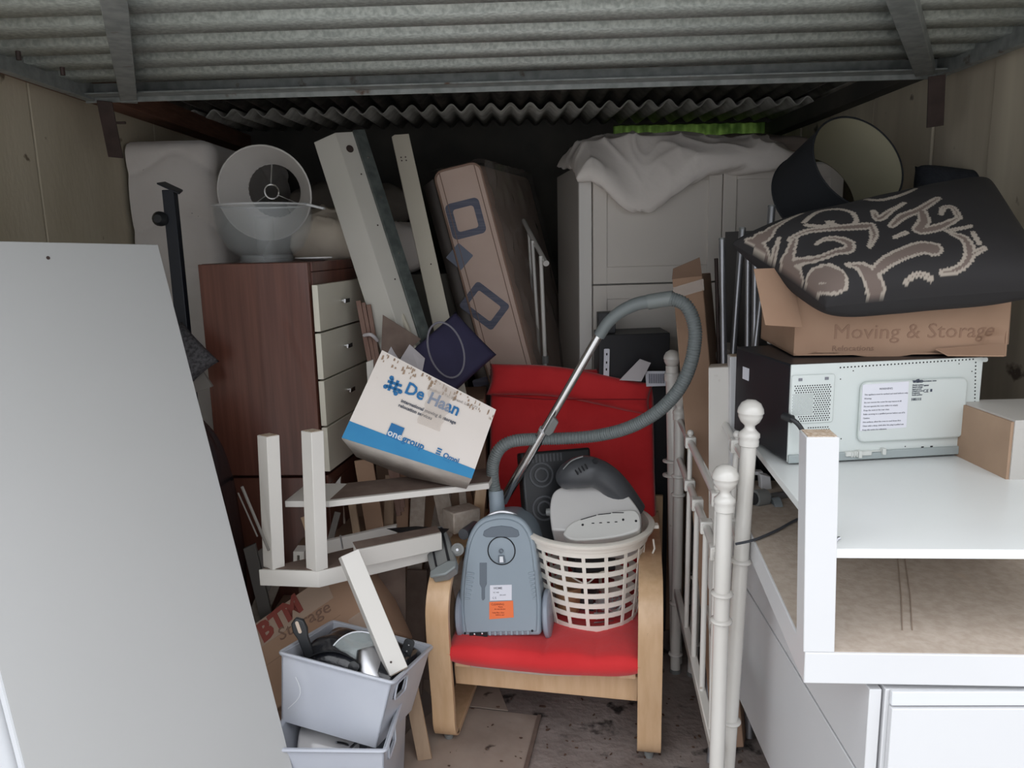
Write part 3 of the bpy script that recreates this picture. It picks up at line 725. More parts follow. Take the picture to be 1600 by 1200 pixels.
# second board lying on the tabletop, and one behind
t = T('white_board', 'thick white board resting across the upturned table, its end beside the vacuum floor head', 'board')
a = P(556, 860, 1.98); b = P(690, 833, 2.16)
g = G(); g.slab([a, b, b+V((-.02, .06, .0)), a+V((-.02, .06, 0))], (0, 0, -.052)); t.part('board', g, white_warm, bevel=.0015)
g = G(); g.slab([a+V((0, .006, .001)), b+V((-.004, .006, .001)), b+V((-.02, .056, .001)), a+V((-.02, .056, .001))], (0, 0, .001)); t.part('raw_face', g, hardboard_d)
t.done()
g = G(); a = P(500, 848, 2.2); b = P(619, 821, 2.32); g.slab([a, b, b+V((0, .018, 0)), a+V((0, .018, 0))], (0, 0, -.04)); single('white_strip_board', 'narrow white board on edge behind the upturned table', 'board', g, white_warm, bevel=.001)
g = G(); g.slab([P(458, 862, 2.16), P(475, 862, 2.16), P(475, 884, 2.16), P(468, 884, 2.16), P(468, 868, 2.16), P(464, 868, 2.16), P(464, 884, 2.16), P(458, 884, 2.16)], (0, .05, 0)); single('white_bracket', 'little white angle bracket between the two table legs', 'bracket', g, white_warm, bevel=.001)
g = G(); p = P(535, 852, 2.06); g.cyl(p-V((0, 0, .01)), p+V((-.004, 0, .03)), .003, n=6); single('metal_pin', 'thin metal pin sticking up from the upturned table beside the diagonal leg', 'pin', g, steel)
# loose diagonal leg
t = T('loose_table_leg', 'loose white square table leg lying diagonally onto the plastic crate', 'table leg')
a = P(541, 866, 1.90); b = P(618, 1052, 1.80)
d_ = (b-a).normalized(); rf = V((1, .55, .25)); rf = (rf-d_*rf.dot(d_)).normalized(); lf = V((-.8, .9, .2)); lf = (lf-d_*lf.dot(d_)-rf*lf.dot(rf)).normalized()
o0 = a; q = G(); w_ = .05; q.slab([o0-rf*.015, o0-rf*.015+rf*w_, o0-rf*.015+rf*w_+lf*w_, o0-rf*.015+lf*w_], b-a); t.part('leg', q, white_warm, bevel=.0015)
q = G(); e_ = b+d_*.0005; q.slab([e_-rf*.013, e_-rf*.013+rf*.046, e_-rf*.013+rf*.046+lf*.046, e_-rf*.013+lf*.046], d_*.001); t.part('cut_end', q, chip)
nr = rf.cross(d_).normalized(); nr = nr if nr.dot(CO-a) > 0 else -nr
q = G(); c = b-d_*.03+rf*.0+nr*.0; q.cyl(c-nr*.001, c+nr*.0015, .003, n=8); t.part('screw_hole', q, strapm); t.done()
# support under the upturned table (seen dark below it): stacked dark boards
# wooden planks
PL = [  # u_top, v_top, u_bot, v_bot, width px, Y, material, words
 (568, 718, 592, 860, 30, 2.42, cardb, 'tan board leaning left, tallest one just under the removal box'),
 (520, 745, 532, 860, 26, 2.50, hardboard, 'brown board half hidden behind the right table leg'),
 (549, 780, 560, 850, 12, 2.36, wood_s, 'slim pale batten left of the broad tan board'),
 (610, 742, 606, 850, 16, 2.46, wood_s, 'pale batten under the removal box, left one'),
 (630, 740, 628, 850, 20, 2.50, cardb, 'tan board under the removal box, just right of the pale batten'),
 (655, 745, 650, 850, 24, 2.48, hardboard, 'brown board in the middle of the plank row'),
 (688, 765, 706, 850, 26, 2.44, hardboard, 'brown board leaning left beside the middle of the plank row'),
 (712, 765, 708, 850, 14, 2.50, wood_s, 'pale batten right of the leaning brown board'),
 (722, 765, 728, 830, 12, 2.46, hardboard, 'narrow brown strip near the right end of the shelf'),
 (752, 762, 742, 860, 18, 2.42, birch, 'orange toned batten at the right end of the plank row'),
 (585, 775, 590, 870, 14, 2.55, wood_s, 'pale batten deep behind the broad tan board'),
 (462, 815, 440, 870, 30, 2.4, hardboard, 'brown board leaning between the two table legs'),
 (480, 805, 500, 865, 22, 2.36, birch, 'pale yellow board leaning just behind the right table leg'),
 (528, 800, 512, 860, 10, 2.3, greyboard, 'grey offcut tilted right of the right table leg'),
]
for (ut, vt, ub, vb, w, Y, m_, lb) in PL:
    p0 = P(ut, vt, Y+.03); p1 = P(ub, vb, Y); d_ = (p1-p0).normalized(); Lt = (p0.z-.12)/(-d_.z) if d_.z < 0 else .4
    Lt = min(Lt, .75); g = G(); g.bar(p0, p0+d_*Lt, w*Y/1200, .012, up=(0, 1, 0)); single('wood_plank', lb, 'plank', g, m_, bevel=.0012)
for i in range(13):
    u = 520+i*19; lean_ = (14, -8, 20, 4, -12, 9, 16, -6, 12, -14, 6, 18, -4)[i]; w = (28, 20, 34, 22, 30, 26, 18, 32, 24, 28, 22, 30, 20)[i]
    p0 = P(u-lean_*.5, (755, 775, 760, 770, 752, 765, 772, 758, 768, 760, 775, 765, 770)[i], 2.60); p1 = P(u+lean_, 880, 2.585); d_ = (p1-p0).normalized(); g = G(); g.bar(p0, p0+d_*min(.75, (p0.z-.08)/-d_.z), w*2.6/1200, .012, up=(0, 1, 0))
    nth = ('first', 'second', 'third', 'fourth', 'fifth', 'sixth', 'seventh', 'eighth', 'ninth', 'tenth', 'eleventh', 'twelfth', 'last')[i]
    single('wood_plank', 'brown board, %s from the left in the back row behind the table shelf' % nth, 'plank', g, (cardb, hardboard, cardd, cardb)[i % 4], bevel=.0012)
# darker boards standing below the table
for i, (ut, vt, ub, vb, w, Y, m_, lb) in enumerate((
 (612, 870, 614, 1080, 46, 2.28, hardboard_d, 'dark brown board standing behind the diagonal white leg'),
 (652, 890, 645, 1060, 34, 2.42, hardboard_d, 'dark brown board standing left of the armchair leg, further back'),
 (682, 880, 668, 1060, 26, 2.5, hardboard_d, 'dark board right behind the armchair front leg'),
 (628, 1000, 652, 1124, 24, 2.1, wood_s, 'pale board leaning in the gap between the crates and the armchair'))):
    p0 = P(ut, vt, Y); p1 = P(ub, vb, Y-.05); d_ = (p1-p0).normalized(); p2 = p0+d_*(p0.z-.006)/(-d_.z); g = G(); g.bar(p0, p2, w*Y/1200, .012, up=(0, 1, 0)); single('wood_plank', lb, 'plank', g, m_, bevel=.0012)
# fallen timber block and dark lump right of plank row
t = T('wood_block', 'rough brown wooden block lying behind the vacuum floor head', 'wood block'); a = P(700, 815, 2.34); b = P(742, 805, 2.40)
g = G(); g.bar(a, b, .07, .07); t.part('wood_block', g, hardboard, bevel=.004); t.done()
g = G(); g.slab([P(532, 745, 2.45), P(531, 780, 2.45), P(508, 776, 2.45)], (0, .01, 0)); single('white_triangle', 'white triangular offcut beside the right table leg', 'offcut', g, white_warm)
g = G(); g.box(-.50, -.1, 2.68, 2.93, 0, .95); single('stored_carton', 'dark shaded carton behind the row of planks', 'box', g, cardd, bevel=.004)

# white removal box with lettering
t = T('removal_box', 'white removal carton with blue lettering and blue band tilted on the upturned table', 'box')
BLp = P(534, 684, 2.10); BRp = P(737, 748, 2.10); TLp = P(597, 547, 2.18)
M = FR(BLp, BRp, TLp)
q = PN(775, 640, M); bw_ = (BRp-BLp).length; bh_ = (M.inverted() @ TLp).y; 
# face quad a little splayed as the carton is crushed
fq = [V((0, 0, 0)), V((bw_, 0, 0)), V((min(q.x, bw_+.02), min(q.y, bh_+.02), 0)), V((PN(597, 547, M).x, PN(597, 547, M).y, 0))]
dz = V((0, 0, -.27)); g = G()
def facef(a, b):
    p = (fq[0]*(1-a)+fq[1]*a)*(1-b)+(fq[3]*(1-a)+fq[2]*a)*b; z = -.002*math.sin(a*math.pi)*math.sin(b*math.pi)
    return (p.x, p.y, z+.0015*noise.noise(V((a*5, b*5, 0))))
g.grid(facef, 24, 18, M)
k4 = [M @ p for p in fq]; dzw = M.to_3x3() @ dz
g.add(k4+[p+dzw for p in k4], [(4, 5, 1, 0), (5, 6, 2, 1), (6, 7, 3, 2), (7, 4, 0, 3), (7, 6, 5, 4)])
t.part('carton', g, cardw, smooth=30)
nz = lambda z: M @ Matrix.Translation((0, 0, z))
def fpt(a, b): return facef(a, b)
g = G(); g.prism([(fpt(0, .0)[0], fpt(0, .0)[1]), (fpt(1, 0)[0], fpt(1, 0)[1]), (fpt(1, .135)[0], fpt(1, .135)[1]), (fpt(0, .19)[0], fpt(0, .19)[1])], .001, .0018, M); t.part('blue_band', g, inkband)
# lower flaps: crushed, scuffed bottom
g = G(); bt = [M @ V((0, 0, 0)), M @ V((bw_, 0, 0)), P(729, 763, 2.16), P(640, 745, 2.2), P(557, 713, 2.2)]
mid = (bt[0]+bt[1])/2
g.add(bt, [(0, 4, 3, 2, 1)]); t.part('bottom_flap', g, cardu, solid=.004)
# lettering: photo text runs along the face's upper edge direction
def LM(u, v, u2, v2):
    a = PN(u, v, M); b = PN(u2, v2, M); a.z = b.z = .0016; x = (b-a).normalized(); y = V((-x.y, x.x, 0)); m = Matrix((x, y, V((0, 0, 1)))).transposed().to_4x4(); m.translation = a; return M @ m, (b-a).length
Mt, L_ = LM(631, 613, 715, 650)
g = G(); g.text('De Haan', Mt, .048, .0012, sx=.97); t.part('lettering', g, inkblue, smooth=0)
Mt, _ = LM(607, 604, 630, 612); g = G()
for (x, y, w, h, r) in ((.014, .0, .042, .008, 0), (.014, .014, .042, .008, 0), (.004, .007, .008, .036, 0), (.02, .007, .008, .036, 0)):
    g.prism([(x-w/2, y-h/2), (x+w/2, y-h/2), (x+w/2, y+h/2), (x-w/2, y+h/2)], 0, .0006, Mt)
for (x, y) in ((-.008, -.003), (.036, -.003), (.0, .026), (.026, -.012)):
    g.prism([(x+.007*math.cos(i*1.047), y+.007*math.sin(i*1.047)) for i in range(6)], 0, .0006, Mt)
t.part('emblem', g, inkblue)
Mt, _ = LM(626, 628, 704, 660); g = G(); g.text('international moving & storage', Mt, .0135, .0003); g.text('relocation services', Mt @ Matrix.Translation((-.002, -.0145, 0)), .0135, .0003); t.part('lettering', g, inkdark, smooth=0)
Mt, _ = LM(668, 608, 745, 640); g = G(); g.text('Postbus 1 Tel. Barend: Lier 272', Mt, .012, 0); t.part('lettering', g, mat('faint_ink', (.36, .32, .29), .8), smooth=0)
Mt, _ = LM(603, 681, 625, 690); g = G(); g.prism([(0, 0), (.04, 0), (.04, .04), (0, .04)], 0, .0006, Mt); t.part('blue_square', g, inkblue)
g = G(); g.text('one', Mt @ Matrix.Translation((.001, .004, .001)), .028, .0006); t.part('lettering', g, white_edge, smooth=0)
g = G(); g.text('group', Mt @ Matrix.Translation((.046, .003, 0)), .028, .0008); t.part('lettering', g, inkblue, smooth=0)
Mt, _ = LM(691, 714, 715, 724); g = G(); g.text('Omni', Mt, .021, .0006); g.text('moving', Mt @ Matrix.Translation((.004, -.007, 0)), .007, 0)
for i in range(3): g.prism([(-.022, .002+.007*i), (-.008, .002+.007*i), (-.008, .006+.007*i), (-.022, .006+.007*i)], 0, .0006, Mt)
t.part('lettering', g, inkblue, smooth=0)
# tape strips and torn edge scraps
g = G()
def tp(a_, b_):
    p = V(fpt(.47+.18*a_+.03*noise.noise(V((b_*5, a_, 0))), .98-.55*b_)); return (p.x, p.y, .003+.0025*abs(noise.noise(V((a_*9, b_*22, 2)))))
g.grid(tp, 16, 40, M); t.part('clear_tape', g, tape, smooth=20)
g = G()
for i in range(60):
    a_ = random.random(); b_ = .985-random.random()**2*.10; p = V(fpt(a_, b_)); w = random.uniform(.002, .006); h = random.uniform(.004, .016)
    g.prism([(p.x-w/2, p.y-h), (p.x+w/2, p.y-h*.8), (p.x+w/3, p.y), (p.x-w/3, p.y)], .0012, .002, M)
t.part('torn_flecks', g, mat('torn_paper_brown', (.36, .25, .17), .9), kind='stuff')
t.done()

# brown storage carton under the upturned table
t = T('storage_carton', 'brown carton with red and grey lettering, taped, beneath the upturned table', 'box')
O_ = P(425, 1112, 2.02); M = FR(O_, P(640, 965, 2.06), P(345, 1000, 2.2)); wB = .42
g = G(); g.box(0, wB, 0, .27, -.16, 0, M); t.part('carton', g, cardb, bevel=.008, seg=3)
# striped upper panel
pm = PN(404, 990, M)
g = G(); g.prism([(0.001, .13), (.30, .13), (.30, .131), (.0, .131)], .0005, .0012, M); t.part('crease', g, cardd)
g = G(); g.box(0.0, .30, .19, .268, .0002, .001, M); t.part('pale_band', g, mat('pale_card_band', (.4, .29, .22), .85))
def BM(u, v, u2, v2, z=.0012):
    a = PN(u, v, M); b = PN(u2, v2, M); a.z = b.z = z; x = (b-a).normalized(); y = V((-x.y, x.x, 0)); m = Matrix((x, y, V((0, 0, 1)))).transposed().to_4x4(); m.translation = a; return M @ m
g = G(); g.text('BTM', BM(412, 1004, 478, 948), .085, .004, sx=.95); g.v = [p+M.to_3x3() @ V((0, 0, .001)) for p in g.v]; t.part('lettering', g, cardr, smooth=0)
g = G(); g.text('Storage', BM(438, 1002, 590, 912, .0024), .055, .0, sx=1.1); t.part('lettering', g, cardp, smooth=0)
g = G(); c = PN(572, 968, M)
g.grid(lambda a_, b_: (c.x-.05+.1*a_, c.y-.03+.06*b_, .002+.003*abs(noise.noise(V((a_*5, b_*5, 8))))), 12, 12, M); t.part('tape_patch', g, tape, smooth=20)
t.done()
# plain carton that carries it
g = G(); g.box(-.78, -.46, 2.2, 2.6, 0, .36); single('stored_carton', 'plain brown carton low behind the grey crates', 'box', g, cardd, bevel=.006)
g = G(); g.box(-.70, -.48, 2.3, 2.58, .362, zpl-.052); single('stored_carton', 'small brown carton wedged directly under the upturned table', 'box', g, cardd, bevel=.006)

# grey translucent crates
def crate(name, label, TL, TR_, BL, depth, taper=.02):
    """TL, TR_, BL world points of the front face"""
    t = T(name, label, 'crate', 'grey plastic crates by the lower left'); M = FR(TL, TR_, TL+(TL-BL)); w = (TR_-TL).length; h = (TL-BL).length; th = .004
    # local: x right, y up, z toward the viewer
    g = G()
    def wall(p, q, r, s, n): g.slab([M @ V(a) for a in (p, q, r, s)], (M.to_3x3() @ V(n))*th)
    b = taper
    wall((0, 0, 0), (w, 0, 0), (w-b, -h, -b), (b, -h, -b), (0, 0, -1))
    wall((0, 0, -depth), (w, 0, -depth), (w-b, -h, -depth+b), (b, -h, -depth+b), (0, 0, 1))
    wall((0, 0, 0), (0, 0, -depth), (b, -h, -depth+b), (b, -h, -b), (1, 0, 0))
    # right wall with a hand hole
    z0, z1 = -depth*.16, -depth*.42
    for (pa, pb, ya, yb) in ((0, z0, 0, -h), (z1, -depth, 0, -h), (z0, z1, 0, -.02), (z0, z1, -.065, -h)):
        def pt(z, y): return (w-b*(-y/h), y, max(min(z, -b*(-y/h)), -depth+b*(-y/h)))
        wall(pt(pa, ya), pt(pb, ya), pt(pb, yb), pt(pa, yb), (-1, 0, 0))
    wall((b, -h, -b), (w-b, -h, -b), (w-b, -h, -depth+b), (b, -h, -depth+b), (0, 1, 0))
    t.part('body', g, frost2, smooth=0)
    g = G(); ps = rrect(w+.008, depth+.008, .01, 3, w/2, -depth/2); g.tube([M @ V((x, 0, z)) for x, z in ps], .0055, 6, closed=True); t.part('rim', g, frost2)
    g = G(); ps = [M @ V((w-.001, y, z)) for z, y in rrect(abs(z1-z0), .045, .012, 3, (z0+z1)/2, -.0425)]; g.tube(ps, .003, 6, closed=True); t.part('handle_hole_rim', g, frost2)
    g = G(); g.tube([M @ V((.05+.02*math.sin(i*.5), -.05-.012*i, .002)) for i in range(8)], .0008, 5); t.part('scratch', g, white_edge)
    t.done(); return M, w, h
TLc, TRc, BLc = P(440, 1020, 1.82), P(612, 1066, 1.74), P(431, 1130, 1.785)
Mu, wu, hu = crate('plastic_crate', 'upper grey translucent crate, tilted and filled with pans', TLc, TRc, BLc, .29)
zl = P(600, 1170, 1.68).z
LTL, LTR = PZ(420, 1170, zl), PZ(600, 1172, zl)
Ml, wl, hl = crate('plastic_crate', 'lower grey translucent crate standing on the floor with china in it', LTL, LTR, LTL+V((0, .0, -zl+.008)), .31)
# contents of the upper crate
Ru = Mu.to_3x3(); U_ = lambda x, y, z: Mu @ V((x, y, z))
g = G(); g.pillow(Mu @ Matrix.Translation((wu*.5, -.052, -.17)) @ Matrix.Rotation(rad(-90), 4, 'X'), wu*.9, .24, .13, 40, 30, seed=21, wr=.035, pinch=.02, ex=.3, wf=9)
single('black_bag', 'crumpled black bag lining the upper crate under the pans', 'bag', g, blackbag, weld=True, smooth=60)
t = T('frying_pan', 'black frying pan standing in the upper crate with handle in the air', 'pan')
h0 = P(482, 1020, 1.86); h1 = P(465, 972, 1.87); dd = (h1-h0).normalized()
g = G(); s_ = V((1, 0, 0)); s_ = (s_-dd*s_.dot(dd)).normalized(); 
Mh = FR(h0, h0+s_, h1); L_ = (h1-h0).length
out = [(-.012, -.03), (-.014, L_*.5), (-.02, L_*.75), (-.017, L_+.002), (0, L_+.014), (.017, L_+.002), (.02, L_*.75), (.014, L_*.5), (.012, -.03)]
g.prism(out, -.008, .006, Mh); t.part('handle', g, blackp, bevel=.004)
g = G(); g.prism(rrect(.009, .034, .0044, 3, 0, L_*.86), .0062, .0072, Mh); t.part('hanging_hole', g, mat('pale_slot', (.5, .4, .32), .7))
g = G(); Mp = Mh @ Matrix.Translation((.03, -.1, -.01)); g.lathe([(0, 0), (.085, 0), (.10, .03), (.097, .03), (.083, .003), (0, .003)], 32, Mp); t.part('pan_body', g, blackp); t.done()
t = T('glass_cover', 'round glass pan lid with steel rim in the upper crate', 'lid')
c = P(560, 1040, 1.86); Mg = FR(c, c+V((1, -.1, -.05)), c+V((.0, .45, .9))); 
g = G(); g.lathe([(0, .028), (.03, .025), (.06, .015), (.085, 0), (.083, 0), (.06, .012), (0, .024)], 36, Mg); t.part('glass', g, glassm, smooth=60)
g = G(); g.tube([Mg @ V((.086*math.cos(i*math.pi/20), .086*math.sin(i*math.pi/20), 0)) for i in range(40)], .0022, 6, closed=True); t.part('rim', g, steel)
g = G(); g.lathe([(0, .028), (.007, .028), (.007, .04), (.015, .045), (.014, .052), (0, .054)], 16, Mg); t.part('knob', g, blackp); t.done()
t = T('steel_beaker', 'shiny steel cone shaped beaker upside down in the upper crate', 'beaker')
b0 = P(583, 1072, 1.83); b1 = P(572, 1012, 1.87); ax = (b1-b0).normalized(); Mb2 = Matrix.Translation(b0) @ ax.to_track_quat('Z', 'Y').to_matrix().to_4x4(); hL = (b1-b0).length
g = G(); g.lathe([(.052, 0), (.046, hL*.3), (.028, hL*.93), (.024, hL), (0, hL+.001)], 36, Mb2); t.part('body', g, steel, smooth=50)
g = G(); g.tube([Mb2 @ V((.052*math.cos(i*math.pi/18), .052*math.sin(i*math.pi/18), 0)) for i in range(36)], .002, 6, closed=True); t.part('rim', g, steel); t.done()
g = G(); M_s = FR(P(634, 1022, 1.95), P(641, 1024, 1.95), P(632, 1000, 1.96)); g.ringprism([(x, y) for x, y in rrect(.026, .075, .008, 3, 0, 0)], [(x*.5, y*.9) for x, y in rrect(.026, .075, .008, 3, 0, 0)], 0, .004, M_s)
t = T('slotted_spatula', 'black slotted utensil with rivets at the right rim of the upper crate', 'utensil'); 
g = G(); g.prism(rrect(.03, .085, .01, 3), 0, .006, M_s); t.part('handle', g, blackp, bevel=.001)
for i in range(4):
    g = G(); g.ball(M_s @ V((0, -.025+.017*i, .006)), .0035, 8); t.part('rivet', g, steel)
t.done()
# contents of the lower crate
g = G(); c0 = P(496, 1172, 1.86); g.lathe([(.0, 0), (.055, .0), (.062, .006), (.045, .13), (.028, .16), (.024, .16), (.04, .12), (.05, .01), (0, .006)], 40, Matrix.Translation(P(466, 1172, 1.84)) @ V((1, .15, -.12)).to_track_quat('Z', 'Y').to_matrix().to_4x4())
single('china_jug', 'white glazed china jug lying on its side in the lower crate', 'jug', g, porc, smooth=60)
for i, (u0, v0, u1, v1, lb) in enumerate(((525, 1160, 560, 1180, 'bent steel handle nearest the china jug in the lower crate'), (548, 1168, 580, 1158, 'steel spoon in the middle of the lower crate'), (570, 1178, 598, 1150, 'steel fork at the right end of the lower crate'))):
    t = T('cutlery', lb, 'cutlery'); g = G(); a = P(u0, v0, 1.8); b = P(u1, v1, 1.86); g.tube(smooth_path([a, (a+b)/2+V((0, 0, .012)), b], 5), .0035, 8); t.part('shaft', g, steel)
    g = G(); g.ball(b, .016, 14, (1, .7, .3)); t.part('bowl', g, steel); t.done()
g = G(); c = P(565, 1166, 1.9); g.pillow(TR(c.x, c.y+.03, zl-.05), .16, .2, .06, 24, 20, seed=31, wr=.02, ex=.3); single('dark_cloth', 'dark cloth bundle in the lower crate', 'cloth', g, mat('dark_teal_cloth', (.03, .045, .05), .8), weld=True, smooth=60)
# vacuum floor head
t = T('vacuum_floor_head', 'grey vacuum floor head with small wheel hanging at the left armrest', 'vacuum accessory')
a = P(690, 893, 2.10); b = P(722, 822, 2.24); M = FR(a, a+V((.93, .1, .35)), b); L_ = (b-a).length
g = G(); out = [(-.03, -.015), (.012, -.028), (.042, -.018), (.05, .01), (.046, L_*.75), (.035, L_), (-.02, L_+.005), (-.03, L_*.6)]
g.prism([(x, y) for x, y in out], -.018, .012, M); t.part('sole', g, midgrey, bevel=.005)
g = G(); g.prism([(-.012, .015), (-.006, .012), (-.004, L_*.9), (-.010, L_*.9)], .0122, .0135, M); g.prism([(.026, .005), (.034, .003), (.036, L_*.92), (.030, L_*.95)], .0122, .0135, M); t.part('brush_slot', g, holem)
g = G(); g.prism([(-.034, -.02), (.012, -.034), (.046, -.022), (.052, .0), (.03, .012), (-.008, .008), (-.03, .0)], .010, .02, M); t.part('end_cap', g, mat('cap_grey', (.22, .24, .24), .35), bevel=.004)
g = G(); c = P(716, 858, 2.16); Mw = Matrix.Translation(c) @ V((-.1, -1, .3)).to_track_quat('Z', 'Y').to_matrix().to_4x4(); g.lathe([(0, 0), (.017, 0), (.019, .004), (.019, .014), (.013, .017), (.008, .014), (0, .014)], 24, Mw); w_ = t.part('wheel', g, midgrey)
g = G(); g.lathe([(0, .0145), (.004, .0145), (.004, .018), (0, .018)], 12, Mw); w_.sub('axle', g, steel)
g = G(); g.tube([P(724, 835, 2.2), P(742, 822, 2.28)], .017, 14); t.part('neck', g, greyp); t.done()
g = G(); a = P(605, 828, 2.3); b = P(700, 830, 2.3); g.slab([P(603, 826, 2.2), P(650, 822, 2.24), P(702, 826, 2.24), P(690, 836, 2.2), P(640, 838, 2.18)], (0, .02, -.008)); single('black_strap', 'flat black plastic strip lying on top of the white board', 'strip', g, blackp, bevel=.002)

# ================================================================ ARMCHAIR
t = T('armchair', 'bentwood armchair in pale birch veneer with red cushions', 'armchair')
def frame_side(fx, fy, foot_v_u, w=.068):
    pass
FLt = PZ(696, 1154, .028); FRt = PZ(1014, 1182, .028)
rdv = (FRt-FLt); rdv.z = 0; rdv.normalize(); bkv = V((-rdv.y, rdv.x, 0))
hw = .034
def bent(side, F, arm_z, lean=0):
    """closed bent laminated loop: floor runner, front leg, armrest"""
    pts = []
    # in plane (b: rear distance, z)
    path = [(.62, .03), (.10, .03), (.03, .035), (.0, .07), (-.005, .15), (-.02, .28), (-.03, .40), (-.022, .47), (.02, .525), (.09, .55), (.3, .545), (.62, .53), (.72, .50)]
    sp = smooth_path([V((b, z, 0)) for b, z in path], 6)
    g = G(); th = .02; vs = []; n = len(sp)
    for i, p in enumerate(sp):
        tg = (sp[min(i+1, n-1)]-sp[max(i-1, 0)]).normalized(); nm = V((-tg.y, tg.x, 0))
        for sx_ in (-hw, hw):
            for k in (-th/2, th/2):
                b_, z_ = p.x+nm.x*k, p.y+nm.y*k
                vs.append(F+rdv*sx_+bkv*b_+V((0, 0, z_-.028)))
    fs = [(0, 1, 3, 2), (4*(n-1), 4*(n-1)+2, 4*(n-1)+3, 4*(n-1)+1)]
    for i in range(n-1):
        a = 4*i; b = a+4
        fs += [(a, a+2, b+2, b), (a+1, b+1, b+3, a+3), (a, b, b+1, a+1), (a+2, a+3, b+3, b+2)]
    g.add(vs, fs); return g
t.part('side_frame', bent(-1, FLt, .55), birch, bevel=.002); t.part('side_frame', bent(1, FRt, .55), birch, bevel=.002)
for F, nm_ in ((FLt, 0), (FRt, 0)):
    for b_ in (.04, .5):
        c = F+bkv*b_; g = G(); g.cyl(V((c.x, c.y, .0)), V((c.x, c.y, .022)), .013, .016, 12); t.part('rubber_foot', g, midgrey)
aL = P(709, 1036, 2.13); aR = P(997, 1058, 2.02); bL = P(712, 1068, 2.13); bR = P(996, 1096, 2.02)
g = G(); g.slab([aL, aR, bR, bL], bkv*.022); t.part('front_rail', g, birch, bevel=.002)
g = G(); 
for k, (u, v) in enumerate(((700, 1034), (985, 1056))):
    pass
s0 = P(705, 1030, 2.16); s1 = P(990, 1052, 2.06)
g = G(); g.tube(smooth_path([P(712, 1036, 2.13), P(850, 1052, 2.07), P(968, 1052, 2.05)], 6), .006, 8); t.part('webbing_edge', g, mat('cream_webbing', (.6, .5, .42), .7))
# inner seat / back frame: bent rails rising to the back
zS = P(850, 1010, 2.1).z; 
backT = P(890, 590, 2.86)
for sx_ in (-.24, .24):
    mid = (FLt+FRt)/2; base = mid+rdv*sx_; 
    pts = [V((.0, .26, 0)), V((.25, .22, 0)), V((.45, .2, 0)), V((.56, .27, 0)), V((.64, .5, 0)), V((.78, .98, 0))]
    sp = smooth_path(pts, 6); g = G()
    ps = [base+bkv*p.x+V((0, 0, p.y-.028+.02)) for p in sp]
    for a, b in zip(ps[:-1], ps[1:]): g.bar(a, b, .045, .018, up=bkv)
    t.part('seat_rail', g, birch)
g = G(); mid = (FLt+FRt)/2; g.bar(mid+rdv*-.31+bkv*.6+V((0, 0, .3)), mid+rdv*.31+bkv*.6+V((0, 0, .3)), .05, .02); t.part('rear_rail', g, birch)
g = G(); g.slab([P(1002, 775, 2.70), P(1036, 775, 2.70), P(1034, 900, 2.66), P(1004, 900, 2.66)], bkv*.02); t.part('back_post', g, birch, bevel=.002)
# seat cushion
sc = P(845, 1012, 2.08); zc = sc.z
Ms = Matrix((rdv, bkv, V((0, 0, 1)))).transposed().to_4x4(); Ms.translation = (FLt+FRt)/2+bkv*.25+V((0, 0, 0)); Ms.translation.z = P(840, 1003, 2.06).z-.042
def quiltbend(p):
    zz = -.00*p.y
    q = .010*(abs(math.sin((p.x+.0)*math.pi/.15))**.4)*(1 if p.z > 0 else 0)-.008
    sag = -.012*math.cos(p.x*math.pi/.6)
    return V((p.x, p.y, p.z+zz+q*min(1, abs(p.z)/.02)+sag*(1 if p.y < -.1 else .4)))
g = G(); g.pillow(Ms @ Matrix.Translation((0, .015, .006)) @ Matrix.Rotation(rad(-2), 4, 'X'), .57, .60, .085, 70, 60, seed=1, wr=.005, pinch=.0, ex=.26, bend=quiltbend); t.part('seat_cushion', g, red, weld=True, smooth=70)
# back cushion
bb = P(893, 880, 2.55); bt_ = P(892, 600, 2.80)
bxl = P(770, 700, 2.68); bxr = P(1016, 700, 2.62)
Mb_ = FR((bb+bt_)/2, (bb+bt_)/2+(bxr-bxl), bt_)
def backb(p):
    q = .008*(abs(math.sin(p.y*math.pi/.16))**.4)*(abs(math.sin(p.x*math.pi/.19))**.35)-.004
    return V((p.x, p.y, p.z+q))
hB = (bt_-bb).length+.12
g = G(); g.pillow(Mb_, (bxr-bxl).length+.045, hB, .085, 70, 80, seed=6, wr=.006, pinch=.015, ex=.25, bend=backb); t.part('back_cushion', g, red, weld=True, smooth=70)
# folded head pad
hc = P(890, 604, 2.74); 
g = G(); Mh_ = FR(hc, hc+(P(1018, 620, 2.70)-P(757, 590, 2.76)), hc+V((0, .25, 1)))
def headb(p): return V((p.x, p.y+.012*math.sin(p.x*9+2)-.05*max(0, -p.x-.17)*0, p.z))
g.pillow(Mh_, .60, .115, .10, 60, 30, seed=8, wr=.012, pinch=.04, ex=.3, bend=headb, fold=.15); t.part('head_pad', g, red, weld=True, smooth=70)
g = G(); g.tube([P(768, 618, 2.66), P(850, 624, 2.64), P(1010, 624, 2.62)], .0025, 6); t.part('seam', g, redd)
t.done()

